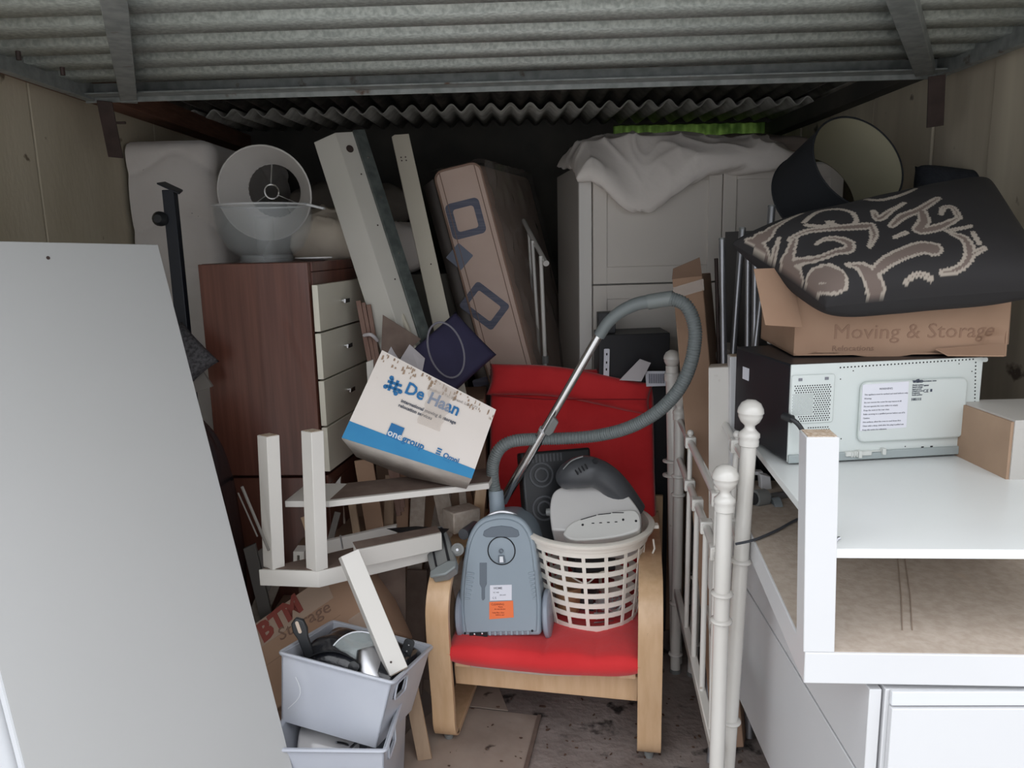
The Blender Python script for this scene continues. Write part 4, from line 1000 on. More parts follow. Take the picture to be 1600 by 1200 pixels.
# ================================================================ VACUUM CLEANER
t = T('vacuum_cleaner', 'blue grey vacuum cleaner standing on end on the red seat, hose and wand raised', 'vacuum cleaner')
vo = P(784, 1002, 2.09); M = FR(vo, vo+(P(850, 1002, 2.06)-P(716, 1002, 2.10)), P(784, 810, 2.17)); M = M
def vx(u, v): q = PN(u, v, M); return (q.x, q.y)
outl = [(722, 995), (845, 993), (846, 950), (842, 905), (838, 865), (832, 835), (820, 815), (805, 806), (787, 803), (768, 805), (750, 812), (737, 827), (728, 850), (722, 885), (718, 925), (718, 965)]
op = [V((*vx(u, v), 0)) for u, v in outl]; op = op+[op[0]]
op = [op[0], op[1]]+smooth_path(op[1:], 4)[1:]
poly = [(p.x, p.y) for p in op][:-1]
g = G(); g.prism(poly, -.20, .0, M); body = t.part('body', g, vacb, bevel=.022, seg=4, smooth=60)
# raised base plate outline
cx_ = vx(784, 905)
inner = [((x-cx_[0])*.9+cx_[0], (y-cx_[1])*.93+cx_[1]) for x, y in poly]
g = G(); g.prism(inner, -.004, .004, M); body.sub('base_plate', g, vacb, bevel=.004, seg=2)
def hp(pts, z0, z1): q = G(); q.prism([vx(*p) for p in pts], z0, z1, M); return q
body.sub('carry_recess', hp([(755, 836), (757, 829), (768, 823), (784, 821), (800, 823), (810, 828), (812, 836), (808, 839), (760, 839)][::-1], .003, .006), vacd, bevel=.0015)
c = vx(784, 860); r_ = vx(806, 860)[0]-c[0]; Mc = M @ Matrix.Translation((c[0], c[1], .004))
g = G(); g.lathe([(r_, 0), (r_, .002), (r_-.003, .002), (r_-.003, 0)], 32, Mc); body.sub('hub_groove', g, holem)
g = G(); g.lathe([(0, .006), (r_*.5, .005), (r_-.004, .001), (r_-.004, 0)], 32, Mc); body.sub('hub', g, vacb)
g = G(); g.lathe([(.004, .006), (.007, .006), (.007, .011), (.004, .011), (.004, .006)], 18, Mc); g.ringprism([(-.011, -.034), (.011, -.034), (.009, -.012), (-.009, -.012)], [(-.007, -.034), (.007, -.034), (.006, -.015), (-.006, -.015)], .004, .008, Mc); body.sub('hub_pin', g, vacd)
g = G(); g.prism([(-.006, -.033), (.006, -.033), (.005, -.016), (-.005, -.016)], .004, .008, Mc); body.sub('hub_tongue', g, silverp)
body.sub('wand_slot', hp([(750, 879), (761, 879), (761, 912), (758, 918), (758, 935), (755, 938), (753, 935), (753, 918), (750, 912)][::-1], .003, .0055), vacd, bevel=.001)
for k in range(7):
    v = 893+k*6.5
    body.sub('grip_rib', hp([(730-k*.4, v), (742-k*1.2, v+2), (742-k*1.2, v+4), (730-k*.4, v+4)][::-1], .003, .007), vacb, bevel=.001)
    body.sub('grip_rib', hp([(826+k*1.2, v+1), (836+k*.4, v-1), (836+k*.4, v+3), (826+k*1.2, v+4)][::-1], .003, .007), vacb, bevel=.001)
l_ = body.sub('rating_label', hp([(766, 914), (800, 913), (800, 937), (766, 938)][::-1], .004, .0052), labelw)
def VM(u, v, z=.0055): q = vx(u, v); return M @ Matrix.Translation((q[0], q[1], z))
g = G(); g.text('HOME', VM(772, 920), .009, .0002); g.text('C E', VM(770, 935), .008, 0); g.text('VC 1400', VM(771, 926), .005, 0); g.text('220-240V', VM(781, 930), .005, 0); body.sub('lettering', g, inkgrey, smooth=0)
body.sub('orange_sticker', hp([(765, 940), (802, 938), (803, 964), (765, 967)][::-1], .004, .0052), labelo)
g = G(); g.text('CLEANING', VM(768, 945), .008, 0); g.text('Please', VM(779, 948.5), .0055, 0, ); g.text('do not throw', VM(773, 952), .006, 0); g.text('keep filter clean', VM(770, 957.5), .0055, 0); g.text('before use', VM(775, 961), .006, 0); body.sub('lettering', g, mat('dark_red_ink', (.3, .04, .02), .8), smooth=0)
body.sub('lower_recess', hp([(734, 988), (762, 987), (762, 994), (734, 995)][::-1], .002, .0055), holem)
g = G()
for k in range(8):
    q = vx(766+k*8.5, 989-k*.2); g.prism(rrect(.007, .012, .003, 2, q[0], q[1]), .002, .006, M)
body.sub('foot_ribs', g, vacb)
g = G()
for (u, v) in ((727, 989), (832, 985)): q = vx(u, v); g.lathe([(0, .0055), (.0035, .0055), (.0035, .003)], 10, M @ Matrix.Translation((q[0], q[1], 0)))
body.sub('screw_hole', g, holem)
g = G()
for (u, v) in ((742, 990), (754, 989)): q = vx(u, v); g.ball(M @ V((q[0], q[1], .006)), .004, 8)
g.tube([P(748, 990, 2.14), P(750, 1003, 2.13)], .003, 6); body.sub('screw', g, chrome)
# wheels: large flat discs on both sides seen nearly edge-on
for (u, s_) in ((715, -1), (851, 1)):
    a = vx(u, 927); b = vx(u, 1004); cy = (a[1]+b[1])/2; rr = (a[1]-b[1])/2
    g = G(); Mw = M @ Matrix.Translation((a[0], cy, -.052)) @ Matrix.Rotation(rad(90), 4, 'Y'); 
    g.lathe([(0, -.010), (rr*.9, -.010), (rr, -.005), (rr, .005), (rr*.9, .010), (0, .010)], 40, Mw); t.part('wheel', g, vacl, smooth=50)
# chrome handle arc on top
g = G(); g.tube(smooth_path([M @ V((*vx(u, v), -.03)) for u, v in ((757, 813), (765, 806), (780, 802), (795, 804), (808, 811))], 5), .006, 8); t.part('top_trim', g, silverp)
# hose port and hose
hp0 = P(778, 808, 2.27); hp1 = P(775, 770, 2.28)
g = G(); g.tube([hp0, P(777, 795, 2.27), hp1+V((0, 0, 0)), hp1+(hp1-hp0)*.1], [.026, .024, .0235, .022], 20); t.part('hose_cuff', g, vacb)
path = [(775, 775, 2.28), (770, 748, 2.28), (771, 722, 2.27), (782, 700, 2.26), (803, 689, 2.26), (840, 686, 2.29), (880, 685, 2.29), (930, 681, 2.27), (980, 669, 2.22), (1025, 645, 2.17), (1058, 612, 2.13), (1078, 572, 2.11), (1086, 530, 2.10), (1083, 500, 2.10), (1070, 476, 2.11), (1047, 466, 2.13)]
hpts = resample(smooth_path([P(u, v, Y) for u, v, Y in path], 12), .00135)
rr = [.0185+.0016*math.cos(2*math.pi*i*.00135/.0072) for i in range(len(hpts))]
g = G(); g.tube(hpts, rr, 12); t.part('hose', g, hosem, smooth=70)
g = G(); g.tube(smooth_path([P(1052, 466, 2.13), P(1036, 468, 2.14), P(1012, 472, 2.15)], 5), .0215, 20); t.part('cuff_ring', g, mat('cuff_green_grey', (.2, .22, .215), .35))
g = G(); hh = smooth_path([P(1016, 471, 2.15), P(995, 475, 2.16), P(970, 487, 2.17), (P(950, 504, 2.18)), P(936, 525, 2.19)], 8); g.tube(hh, [.0195-.003*i/len(hh) for i in range(len(hh))], 20); t.part('handle_bend', g, hosem)
w0 = P(938, 520, 2.19); w1 = P(786, 783, 2.34); wd = (w1-w0)
g = G(); g.tube([w0, w0+wd*.62], .0125, 20); t.part('wand', g, chrome)
g = G(); g.tube([w0+wd*.55, w0+wd*1.0], .0155, 20); t.part('wand_lower', g, chrome)
g = G(); g.tube([w0+wd*.545, w0+wd*.56], .0165, 20); t.part('wand_collar', g, silverp)
g = G(); c = P(863, 664, 2.23); Mq = FR(c, c+wd, c+V((1, 0, .4))); g.prism([(-.03, -.014), (.032, -.014), (.036, .004), (.02, .012), (-.02, .010)], -.008, .010, Mq); t.part('wand_slider', g, midgrey, bevel=.003)
t.done()

# ================================================================ LAUNDRY BASKET
t = T('laundry_basket', 'round ivory plastic laundry basket with openwork sides on the red seat', 'basket')
cy = 2.27; cb = P(925, 985, 2.13); zb_ = cb.z-.006
rimc = P(914, 823, cy); zr = P(914, 846, 2.12).z-.012
bx = P(922, 900, 2.28).x; bx0 = bx; Rt = .196; Rb = .142; 
cxr = P(914, 825, 2.29).x
def bcen(z): k = (z-zb_)/(zr-zb_); return V((bx0*(1-k)+cxr*k, cy-.01, z))
def brad(z): k = (z-zb_)/(zr-zb_); return Rb+(Rt-.012-Rb)*k**.8
g = G()
NS = 17
def band(z0, z1, g, th=.003):
    M0 = Matrix.Translation(bcen((z0+z1)/2)-V((0, 0, (z0+z1)/2)))
    g.lathe([(brad(z0), z0), (brad(z1), z1), (brad(z1)-th, z1), (brad(z0)-th, z0), (brad(z0), z0)], 56, M0)
H_ = zr-zb_
band(zb_, zb_+.028, g)
nb = 6; z0 = zb_+.028; step = (H_-.012-.028)/(nb+1)
for k in range(1, nb+1):
    z = z0+step*k; band(z-.008, z+.008, g)
for i in range(NS):
    a = 2*math.pi*(i+.35)/NS; ps = []
    for k in range(9):
        z = zb_+.014+(H_-.014)*k/8; c = bcen(z); ps.append(c+V((math.cos(a), math.sin(a), 0))*(brad(z)-.0008))
    for p, q in zip(ps[:-1], ps[1:]): g.bar(p, q+(q-p)*.02, .0105, .0035, up=V((math.cos(a), math.sin(a), 0)))
t.part('lattice_wall', g, basketm, smooth=40)
g = G(); g.lathe([(0, zb_), (Rb, zb_), (Rb, zb_+.003), (0, zb_+.003)], 48, Matrix.Translation(bcen(zb_)-V((0, 0, zb_)))); t.part('base', g, basketm)
g = G(); Mr = Matrix.Translation(bcen(zr)-V((0, 0, zr)))
g.lathe([(Rt-.016, zr-.018), (Rt-.006, zr-.02), (Rt-.004, zr-.004), (Rt+.001, zr-.002), (Rt+.004, zr+.010), (Rt+.012, zr+.013), (Rt+.014, zr+.022), (Rt+.010, zr+.025), (Rt-.004, zr+.025), (Rt-.012, zr+.008), (Rt-.016, zr-.018)], 64, Mr); t.part('rim', g, basketm, smooth=50)
g = G(); c = bcen(zr)+V((Rt+.012, -.03, .012)); g.box(c.x-.006, c.x+.01, c.y-.012, c.y+.012, c.z-.004, c.z+.006); t.part('clip', g, basketm); g = G()
g.tube([c+V((-.01, -.03, -.03)), c+V((-.006, -.032, -.06)), c+V((-.012, -.032, -.075))], .003, 6); t.part('cord_loop', g, basketm)
t.done()
bz = lambda: None
# black twin hob / speaker
t = T('black_appliance', 'black boxy appliance with two round dials standing at the back of the basket', 'appliance')
o = P(822, 812, 2.30); M = FR(o, P(935, 800, 2.36), P(815, 704, 2.36)); w_, h_ = .235, .23
M = M @ Matrix.Translation((0, -.02, 0))
g = G(); g.box(0, w_, -.06, h_, -.055, 0, M); b_ = t.part('body', g, blackp, bevel=.008, seg=3)
for yy in (.155, .05):
    for (r0, r1, z) in ((.040, .034, .004), (.024, .018, .006)):
        g = G(); g.lathe([(r0, 0), (r0, z), (r1, z), (r1, 0)], 28, M @ Matrix.Translation((.062, yy, 0))); b_.sub('dial_ring', g, greyp)
g = G()
for i in range(11): g.box(.01+i*.012, .016+i*.012, h_-.035, h_-.01, 0, .002, M)
b_.sub('grille', g, greyp); t.done()
# charcoal handheld tool
t = T('hand_vacuum', 'charcoal handheld tool with slotted body lying on the white toaster', 'tool')
ps = [P(u, v, Y) for u, v, Y in ((880, 752, 2.30), (893, 742, 2.28), (915, 737, 2.27), (938, 742, 2.27), (962, 762, 2.27), (990, 800, 2.28))]
g = G(); sp = smooth_path(ps, 7); n = len(sp); g.tube(sp, [.028+.026*math.sin(min(1, i/n*1.9)*math.pi/1.5)*(1-.45*i/n) for i in range(n)], 20); t.part('body', g, greyp, smooth=70)
for k in range(4):
    g = G(); c = P(901+k*5, 738-k*3, 2.215); M = FR(c, c+V((.25, 0, .15)), c+V((0.1, 0, 1))); g.prism(rrect(.0045, .017, .002, 2), -.004, .003, M); t.part('vent_slot', g, holem)
g = G(); c = P(930, 721, 2.245); g.lathe([(0, .006), (.008, .006), (.009, 0), (.009, -.008)], 16, Matrix.Translation(c) @ V((0, -1, .3)).to_track_quat('Z', 'Y').to_matrix().to_4x4()); t.part('button', g, holem)
g = G(); g.tube(smooth_path([P(880, 733, 2.25), P(893, 720, 2.24), P(911, 713, 2.235)], 5), .0022, 6); t.part('trim_line', g, midgrey); t.done()
# white toaster
t = T('toaster', 'white rounded toaster lying on its side on top of the basket', 'toaster')
o = P(928, 800, 2.21); M = FR(o, P(1000, 798, 2.19), P(928, 750, 2.30))
def tv(u, v): q = PN(u, v, M); return V((q.x, q.y, 0))
ol = [(862, 828), (859, 800), (862, 775), (872, 763), (895, 756), (930, 752), (955, 754), (972, 763), (990, 784), (1001, 803), (1000, 822), (985, 832)]
sp = [tv(*p) for p in ol]; sp = smooth_path(sp+[sp[0]], 4)[:-1]
g = G(); g.prism([(p.x, p.y) for p in sp], -.16, 0, M); t.part('body', g, toastm, bevel=.016, seg=4, smooth=60)
ol = [(880, 838), (888, 825), (905, 815), (940, 806), (985, 800), (998, 806), (1001, 820), (996, 832), (960, 843), (900, 848)]
sp = [tv(*p) for p in ol]; sp = smooth_path(sp+[sp[0]], 4)[:-1]
g = G(); g.prism([(p.x, p.y) for p in sp], -.02, .014, M); t.part('base_plate', g, mat('white_gloss_plastic', (.66, .65, .62), .25), bevel=.005, seg=3, smooth=60)
g = G(); 
for (u0, v0, u1, v1) in ((908, 816, 932, 809), (935, 808, 955, 806), (957, 805, 975, 805)): g.bar((M @ tv(u0, v0))+M.to_3x3() @ V((0, 0, .0145)), (M @ tv(u1, v1))+M.to_3x3() @ V((0, 0, .0145)), .002, .002)
for (u, v) in ((911, 824), (974, 816), (994, 818)): g.ball((M @ tv(u, v))+M.to_3x3() @ V((0, 0, .014)), .0038, 8)
for k in range(4): q = M @ tv(927+k*12, 821.5-k*.7); g.bar(q+M.to_3x3() @ V((-.004, 0, .0145)), q+M.to_3x3() @ V((.004, 0, .0145)), .003, .002)
t.part('slot', g, holem)
g = G(); q = tv(858, 792); g.lathe([(0, -.012), (.010, -.012), (.013, 0), (.011, .012), (0, .014)], 18, M @ Matrix.Translation((q.x, q.y, -.03)) @ Matrix.Rotation(rad(-90), 4, 'Y')); t.part('lever_knob', g, midgrey); t.done()
# things seen through the openwork
bc = bcen(zb_)
g = G(); g.lathe([(0, 0), (.035, 0), (.042, .09), (.039, .09), (.033, .004), (0, .004)], 28, TR(bc.x-.075, bc.y-.04, zb_+.03, 0, rad(6))); single('brown_cup', 'tan brown cup in the lower left of the basket', 'cup', g, mat('tan_ceramic', (.42, .24, .13), .4), smooth=60)
t = T('glass_jar', 'clear glass jar in the lower middle of the basket', 'jar'); g = G(); Mj = TR(bc.x+.03, bc.y-.07, zb_+.07, .4, rad(70)); g.lathe([(0, 0), (.026, 0), (.03, .01), (.03, .06), (.022, .07), (.02, .07), (.027, .058), (.027, .012), (0, .004)], 24, Mj); t.part('jar', g, glassm, smooth=60); g = G(); g.tube([Mj @ V((.024*math.cos(i*.2618), .024*math.sin(i*.2618), .07)) for i in range(24)], .003, 6, closed=True); t.part('rim', g, steel); t.done()
g = G(); g.box(-.075, .06, -.03, .05, 0, .085, TR(bc.x+.015, bc.y+.02, zb_+.155-.02, .2)); single('black_gadget', 'black plastic gadget box in the middle of the basket', 'gadget', g, blackp, bevel=.006)
g = G(); g.box(-.05, .05, -.045, .06, 0, .05, TR(bc.x-.03, bc.y+.03, zb_+.008, -.3)); single('dark_tin', 'dark tin at the bottom of the basket', 'tin', g, greyp, bevel=.004)
t = T('wire_rack', 'steel wire rack on the lower right of the basket', 'rack')
for k in range(6):
    z = zb_+.012+k*.014; g = G(); g.tube([V((bc.x+.0, bc.y-.095+.003*k, z)), V((bc.x+.06, bc.y-.09, z+.002)), V((bc.x+.105, bc.y-.03, z+.006))], .0022, 6); t.part('wire', g, steel)
for x in (.01, .06, .1):
    g = G(); g.tube([V((bc.x+x, bc.y-.09+abs(x-.03)*.7, zb_+.006)), V((bc.x+x, bc.y-.085+abs(x-.03)*.7, zb_+.095))], .002, 6); t.part('wire', g, steel)
t.done()
g = G(); g.tube(smooth_path([bc+V((-.09, -.09, .18)), bc+V((-.03, -.125, .155)), bc+V((.02, -.125, .19)), bc+V((.08, -.1, .17)), bc+V((.1, -.05, .2))], 8), .0025, 6); single('thin_cable', 'thin white cable curling inside the basket', 'cable', g, basketm)
# ================================================================ BED ENDS
def bed_end(name, label, Fp, Rp, zpost, ztop, zlow, zbot, us, leanx=0.0, fl=0):
    """Fp, Rp: xy of front and rear post (Vector); us: parameters of the four bars along the end"""
    t = T(name, label, 'bed end', 'white metal bed ends'); Fp = V((Fp[0], Fp[1], 0)); Rp = V((Rp[0], Rp[1], 0)); d = (Rp-Fp)
    def at(s, z): return Fp+d*s+V((leanx*z, 0, z))
    kn = [(0, .098), (.010, .097), (.021, .090), (.0275, .078), (.029, .070), (.029, .068), (.0268, .066), (.0265, .060), (.021, .048), (.012, .040), (.0115, .034), (.016, .028), (.023, .022), (.024, .014), (.0215, .010), (.0225, .004), (.022, -.006), (.0185, -.008)]
    for s in (0, 1):
        up = V((leanx, 0, 1)).normalized(); q = up.to_track_quat('Z', 'Y').to_matrix().to_4x4(); Mk = Matrix.Translation(at(s, zpost)) @ q
        g = G(); g.tube([at(s, .012), at(s, zpost)], .0175, 22); p = t.part('post', g, enamel, smooth=60)
        g = G(); g.lathe([(r, z-.005) for r, z in kn], 28, Mk); p.sub('knob', g, enamel, smooth=50)
        for z in ((zlow-.06, zlow-.125, .26, .07) if not fl else (zlow-.03, .36, .12)):
            Mz = Matrix.Translation(at(s, z)) @ q; g = G(); g.lathe([(.0175, .006), (.024, .003), (.025, 0), (.024, -.003), (.0175, -.006)], 24, Mz); p.sub('collar', g, enamel, smooth=50)
        g = G(); g.cyl(at(s, .0), at(s, .014), .019, n=16); p.sub('foot_cap', g, midgrey)
    for z in (ztop, zlow): g = G(); g.tube([at(.012, z), at(.988, z)], .0105, 14); t.part('rail', g, enamel)
    g = G(); a = at(.012, zbot); b = at(.988, zbot); g.bar(a, b, .022, .03); t.part('bottom_rail', g, enamel, bevel=.003)
    cub = []
    for i, s in enumerate(us):
        g = G(); g.tube([at(s, zbot), at(s, zlow)], .0075, 12); t.part('bar', g, enamel)
        cc = at(s, zlow); g = G(); ang = math.atan2(d.y, d.x); g.box(-.017, .017, -.016, .016, -.017, .017, TR(cc.x, cc.y, cc.z, ang)); t.part('joint_block', g, enamel, bevel=.004, seg=3)
        if i in (0, len(us)-1):
            g = G(); g.tube([at(s, zlow), at(s, ztop)], .0075, 12); t.part('bar', g, enamel)
            cc = at(s, ztop); g = G(); g.box(-.017, .017, -.016, .016, -.017, .017, TR(cc.x, cc.y, cc.z, ang)); b_ = t.part('joint_block', g, enamel, bevel=.004, seg=3)
            g = G(); g.ball(cc+V((0, 0, .027)), .010, 14); g.cyl(cc+V((0, 0, .014)), cc+V((0, 0, .02)), .006, n=10); b_.sub('finial', g, enamel, smooth=60)
    t.done()
def par(u, v, z, Fp, Rp):
    q = PZ(u, v, z); F = V(Fp); R_ = V(Rp); d = R_-F; return max(.03, min(.97, (q.xy-F).dot(d)/d.dot(d)))
f1 = P(1132, 790, 1.60); zA = f1.z; r1 = PZ(1055, 1050, 0.0)
F1 = (f1.x, f1.y); R1_ = (r1.x+.0, r1.y-.0)
zlow1 = P(1118, 888, 1.60).z; ztop1 = P(1122, 800, 1.60).z; zbt1 = P(1116, 1185, 1.6).z
us1 = sorted([par(u, v, zlow1, F1, R1_) for u, v in ((1107, 862), (1090, 822), (1075, 787), (1062, 757))])
bed_end('bed_end', 'lower white metal bed end with ball knob, nearest the armchair', F1, R1_, zA, ztop1, zlow1, zbt1, us1)
f2 = P(1169, 688, 1.66); R2_ = (R1_[0]+.055, R1_[1]-.02)
bed_end('bed_end', 'taller white metal bed end leaning just behind the lower one', (f2.x-.03, f2.y), R2_, f2.z, ztop1+.09, zlow1+.02, zbt1+.1, [.2, .42, .62, .8], leanx=.03, fl=1)
g = G()
c_ = P(1055, 566, 2.46)
t = T('bed_post', 'single taller white bed post with ball knob standing at the rear beside the hose loop', 'bed part')
pb = PZ(1056, 1046, .0); ptp = P(1055, 575, pb.y); g.tube([V((pb.x+.012, pb.y+.05, .0)), V((ptp.x, pb.y+.05, ptp.z))], .0215, 22)
t.part('post', g, enamel, smooth=60)
kn = [(0, .098), (.010, .097), (.021, .090), (.0275, .078), (.029, .070), (.029, .068), (.0268, .066), (.0265, .060), (.021, .048), (.012, .040), (.0115, .034), (.016, .028), (.023, .022), (.026, .014), (.0245, .010), (.0255, .004), (.025, -.006)]
g = G(); g.lathe([(r, (z-.09)) for r, z in kn], 28, TR(ptp.x, pb.y+.05, ptp.z+.045)); t.part('knob', g, enamel, smooth=50)
for v in (720, 742):
    z = P(1055, v, pb.y+.05).z; g = G(); g.lathe([(.0205, .006), (.029, .003), (.03, 0), (.029, -.003), (.0205, -.006)], 24, TR(ptp.x+.003, pb.y+.05, z)); t.part('collar', g, enamel, smooth=50)
t.done()

# ================================================================ RIGHT STACK
# low white drawer cabinet
t = T('drawer_cabinet', 'low white drawer cabinet at the bottom right under the upturned table', 'cabinet')
cz = .765; cp_ = PZ(1384, 1076, cz); X0 = cp_.x; Y0 = cp_.y; X1 = WX-.02; Y1 = 2.0; zg = .59; zc0 = .25
yw = rad(-2); Mx = TR(X0, Y0, 0, yw)
g = G(); g.box(.0, X1-X0-.03, 0, Y1-Y0, zc0, cz-.001, Mx); t.part('carcass', g, white_lam, bevel=.0015)
for (a, b) in ((zg+.003, cz-.004), (zc0, zg-.003)):
    g = G(); g.box(-.024, -.004, .004, Y1-Y0-.004, a, b, Mx); t.part('drawer_front', g, white_lam, bevel=.0015)
g = G(); g.box(.006, X1-X0-.03, -.014, -.001, zc0, cz-.028, Mx); t.part('end_panel', g, white_lam, bevel=.0015)
g = G(); g.box(.006, X1-X0-.03, -.010, -.001, cz-.025, cz, Mx); t.part('top_edge', g, white_edge, bevel=.0015)
g = G(); g.box(.10, X1-X0-.03, .15, Y1-Y0-.02, 0, zc0, Mx); t.part('plinth', g, white_lam)
t.done()

# upturned white table
t = T('upturned_table', 'large white table upside down on the white drawer cabinet at the right', 'table')
zT = .828; th = .055; A = PZ(1258, 1020, zT); ld = V((.135, 1, 0)).normalized(); rdir = V((1, -.07, 0)).normalized()
W1 = .58; W2 = .92; B = A+rdir*W1; C2 = B+ld*W2; D2 = A+ld*W2
g = G(); g.slab([A, B, C2, D2], (0, 0, -th)); t.part('tabletop', g, white_lam, bevel=.002)
i_ = lambda p, q, r: p+q*.004+r*.004
g = G(); g.slab([A+rdir*.004+ld*.004, B-rdir*.004+ld*.004, C2-rdir*.004-ld*.004, D2+rdir*.004-ld*.004], (0, 0, .0012)); t.part('underside', g, hardboard)
zL = P(1262, 684, A.y).z
for du in (0, 14):
    g = G(); g.tube([PZ(1402+du*.8, 868, zT+.0016), PZ(1408+du, 930, zT+.0016), PZ(1410+du*1.1, 985, zT+.0016)], .0012, 5); t.part('crease_line', g, mat('hardboard_crease', (.3, .23, .18), .9))
w_ = .05
for (o, lab) in ((A+rdir*.0015+ld*.002, 0), (B-rdir*(w_+.002)+ld*.002, 0), (D2+rdir*.002-ld*(w_+.03), 0), (C2-rdir*(w_+.002)-ld*(w_+.002), 0)):
    hL = zL-zT; lv = V((-.012, 0, hL)) if o is not None else 0
    if o == A+rdir*.0015+ld*.002: o = o+V((-.004, 0, 0))
    g = G(); g.slab([o, o+rdir*w_, o+rdir*w_+ld*w_, o+ld*w_], lv); p = t.part('leg', g, white_lam, bevel=.0015)
    e = .003; g = G(); u_ = lv; g.slab([o+rdir*e+ld*e+u_, o+rdir*(w_-e)+ld*e+u_, o+rdir*(w_-e)+ld*(w_-e)+u_, o+rdir*e+ld*(w_-e)+u_], (0, 0, .0012)); p.sub('cut_end', g, chip)
zSh = 1.0
s0 = PZ(1296, 860, zSh); 
sA = A+rdir*.02+ld*.055; sA.z = zSh
S = [sA, sA+rdir*(W1-.05), sA+rdir*(W1-.05)+ld*(W2-.10), sA+ld*(W2-.10)]
S[0] = A+rdir*.045+ld*.02; S[1] = A+rdir*.55+ld*.02; 
for q in S: q.z = zSh
shelf_x = P(1575, 770, 1.45).x
g = G(); g.slab(S, (0, 0, -.016)); t.part('shelf', g, mat('shelf_white', (.76, .78, .775), .3, col2=(.8, .82, .81), scale=2, spots=(.3, .28, .26), spot_amt=.76, spot_scale=18), bevel=.001)
g = G()
for (u, v) in ((1301, 846), (1305, 843)): c = PZ(u, v, zSh+.003); g.cyl(c, c+V((.008, 0, .003)), .003, n=8)
t.part('screw', g, steel); t.done()

# cable, silver roller, small white panel seen under the shelf
g = G(); g.tube(smooth_path([PZ(1150, 850, zT+.006), PZ(1180, 843, zT+.006), PZ(1215, 828, zT+.006), PZ(1245, 812, zT+.006), PZ(1285, 800, zT+.006)], 6), .0032, 8); single('power_cable', 'thin dark grey cable lying across the brown underside of the upturned table', 'cable', g, cablem)
t = T('caster_pole', 'silver tube with chunky grey caster end under the white shelf', 'pole')
g = G(); a = P(1178, 779, 1.86); b = P(1218, 774, 1.90); g.tube([a, a+(b-a)*.42], .022, 20); t.part('end_sleeve', g, midgrey)
g = G(); g.tube([a+(b-a)*.4, a+(b-a)*2.6], .009, 14); t.part('tube', g, greytube)
g = G(); g.tube([a+V((0, 0, -.014)), b+V((0, .0, -.02))], .008, 10); t.part('lower_bar', g, greytube)
g = G(); c = P(1213, 790, 1.86); g.lathe([(0, -.01), (.022, -.01), (.022, .01), (0, .01)], 20, Matrix.Translation(c) @ Matrix.Rotation(rad(80), 4, 'Y')); t.part('wheel', g, mat('dark_translucent_wheel', (.16, .18, .19), .3))
g = G(); g.lathe([(0, 0), (.016, 0), (.016, .002), (0, .002)], 20, Matrix.Translation(a+(a-b).normalized()*.001) @ (a-b).to_track_quat('Z', 'Y').to_matrix().to_4x4()); t.part('end_cap', g, blackp); t.done()
g = G(); g.slab([P(1188, 741, 1.98), P(1204, 745, 1.98), P(1207, 771, 1.98), P(1191, 771, 1.98)], (.0, .03, 0)); single('white_block', 'small white block under the shelf behind the silver caster pole', 'block', g, white_lam, bevel=.002)
g = G(); g.slab([P(1174, 737, 2.0), P(1192, 737, 2.0), P(1192, 742, 2.0), P(1174, 742, 2.0)], (0, .02, 0)); single('white_offcut', 'tiny white slat end beside the tall bed post, under the shelf', 'slat', g, white_lam)

# microwave, its back toward the camera
t = T('microwave', 'black microwave showing its pale back with vents and labels on the white shelf', 'microwave')
zM = zSh+.006; O = PZ(1229, 722, zM); E = PZ(1522, 706, zM); E = O+(E-O); E.z = O.z
topz = P(1226, 570, O.y).z
M = FR(O, E, O+V((0, 0, 1))); wM = (E-O).length; hM = topz-O.z; dM = .30
g = G(); g.box(0, wM, 0.002, hM, -dM, -.002, M); t.part('case', g, mwblk, bevel=.004)
g = G(); bp = [(0, .0), (wM, 0), (wM, hM), (0, hM)]; g.prism(bp, -.002, .003, M); back = t.part('back_panel', g, mwback, bevel=.0015)
def mv(u, v): q = PN(u, v, M); return q.x, q.y
# raised bulge, vent field
x0, y0 = mv(1336, 690); x1, y1 = mv(1508, 588)
g = G(); g.prism(rrect(x1-x0, y1-y0, .016, 5, (x0+x1)/2, (y0+y1)/2), .003, .014, M); back.sub('raised_panel', g, mwback, bevel=.009, seg=4)
x2, y2 = mv(1232, 662); x3, y3 = mv(1303, 583)
g = G(); g.prism(rrect(x3-x2, y3-y2, .006, 4, (x2+x3)/2, (y2+y3)/2), .003, .007, M); back.sub('vent_panel', g, mwback, bevel=.002)
g = G(); g.box(.0, wM, -.001, .018, .003, .010, M); back.sub('bottom_lip', g, mat('mw_lip', (.33, .37, .37), .4), bevel=.002)
def disc(g, x, y, z, r, n=6): g.add([(x, y, z)]+[(x+r*math.cos(2*math.pi*i/n), y+r*math.sin(2*math.pi*i/n), z) for i in range(n)], [(0, 1+i, 1+(i+1) % n) for i in range(n)], M)
g = G()
u0, v0 = 1238, 598
px_ = (x3-x2)/71
for r in range(22):     # coarse hexagonal vent holes
    for c in range(17):
        x = x2+.008+c*.0056+(.0028 if r % 2 else 0); y = y3-.024-r*.0049
        if x > x3-.007 or y < y2+.006: continue
        if x < x2+.052 and y3-.024-3.4*.0049 > y > y3-.024-13.5*.0049: continue
        if x < x2+.018 and y < y3-.06: continue
        disc(g, x, y, .0073, .0017)
for r in range(15):
    for c in range(14): disc(g, x2+.004+c*.0034+(.0017 if r % 2 else 0), y3-.043-r*.0032, .0073, .00095, 5)
xx0, yy0 = mv(1262, 668)
for r in range(10):
    for c in range(9):
        if r > 2 and c < 6: continue
        disc(g, xx0+c*.0056+(.0028 if r % 2 else 0), yy0-r*.0052, .0033, .0017)
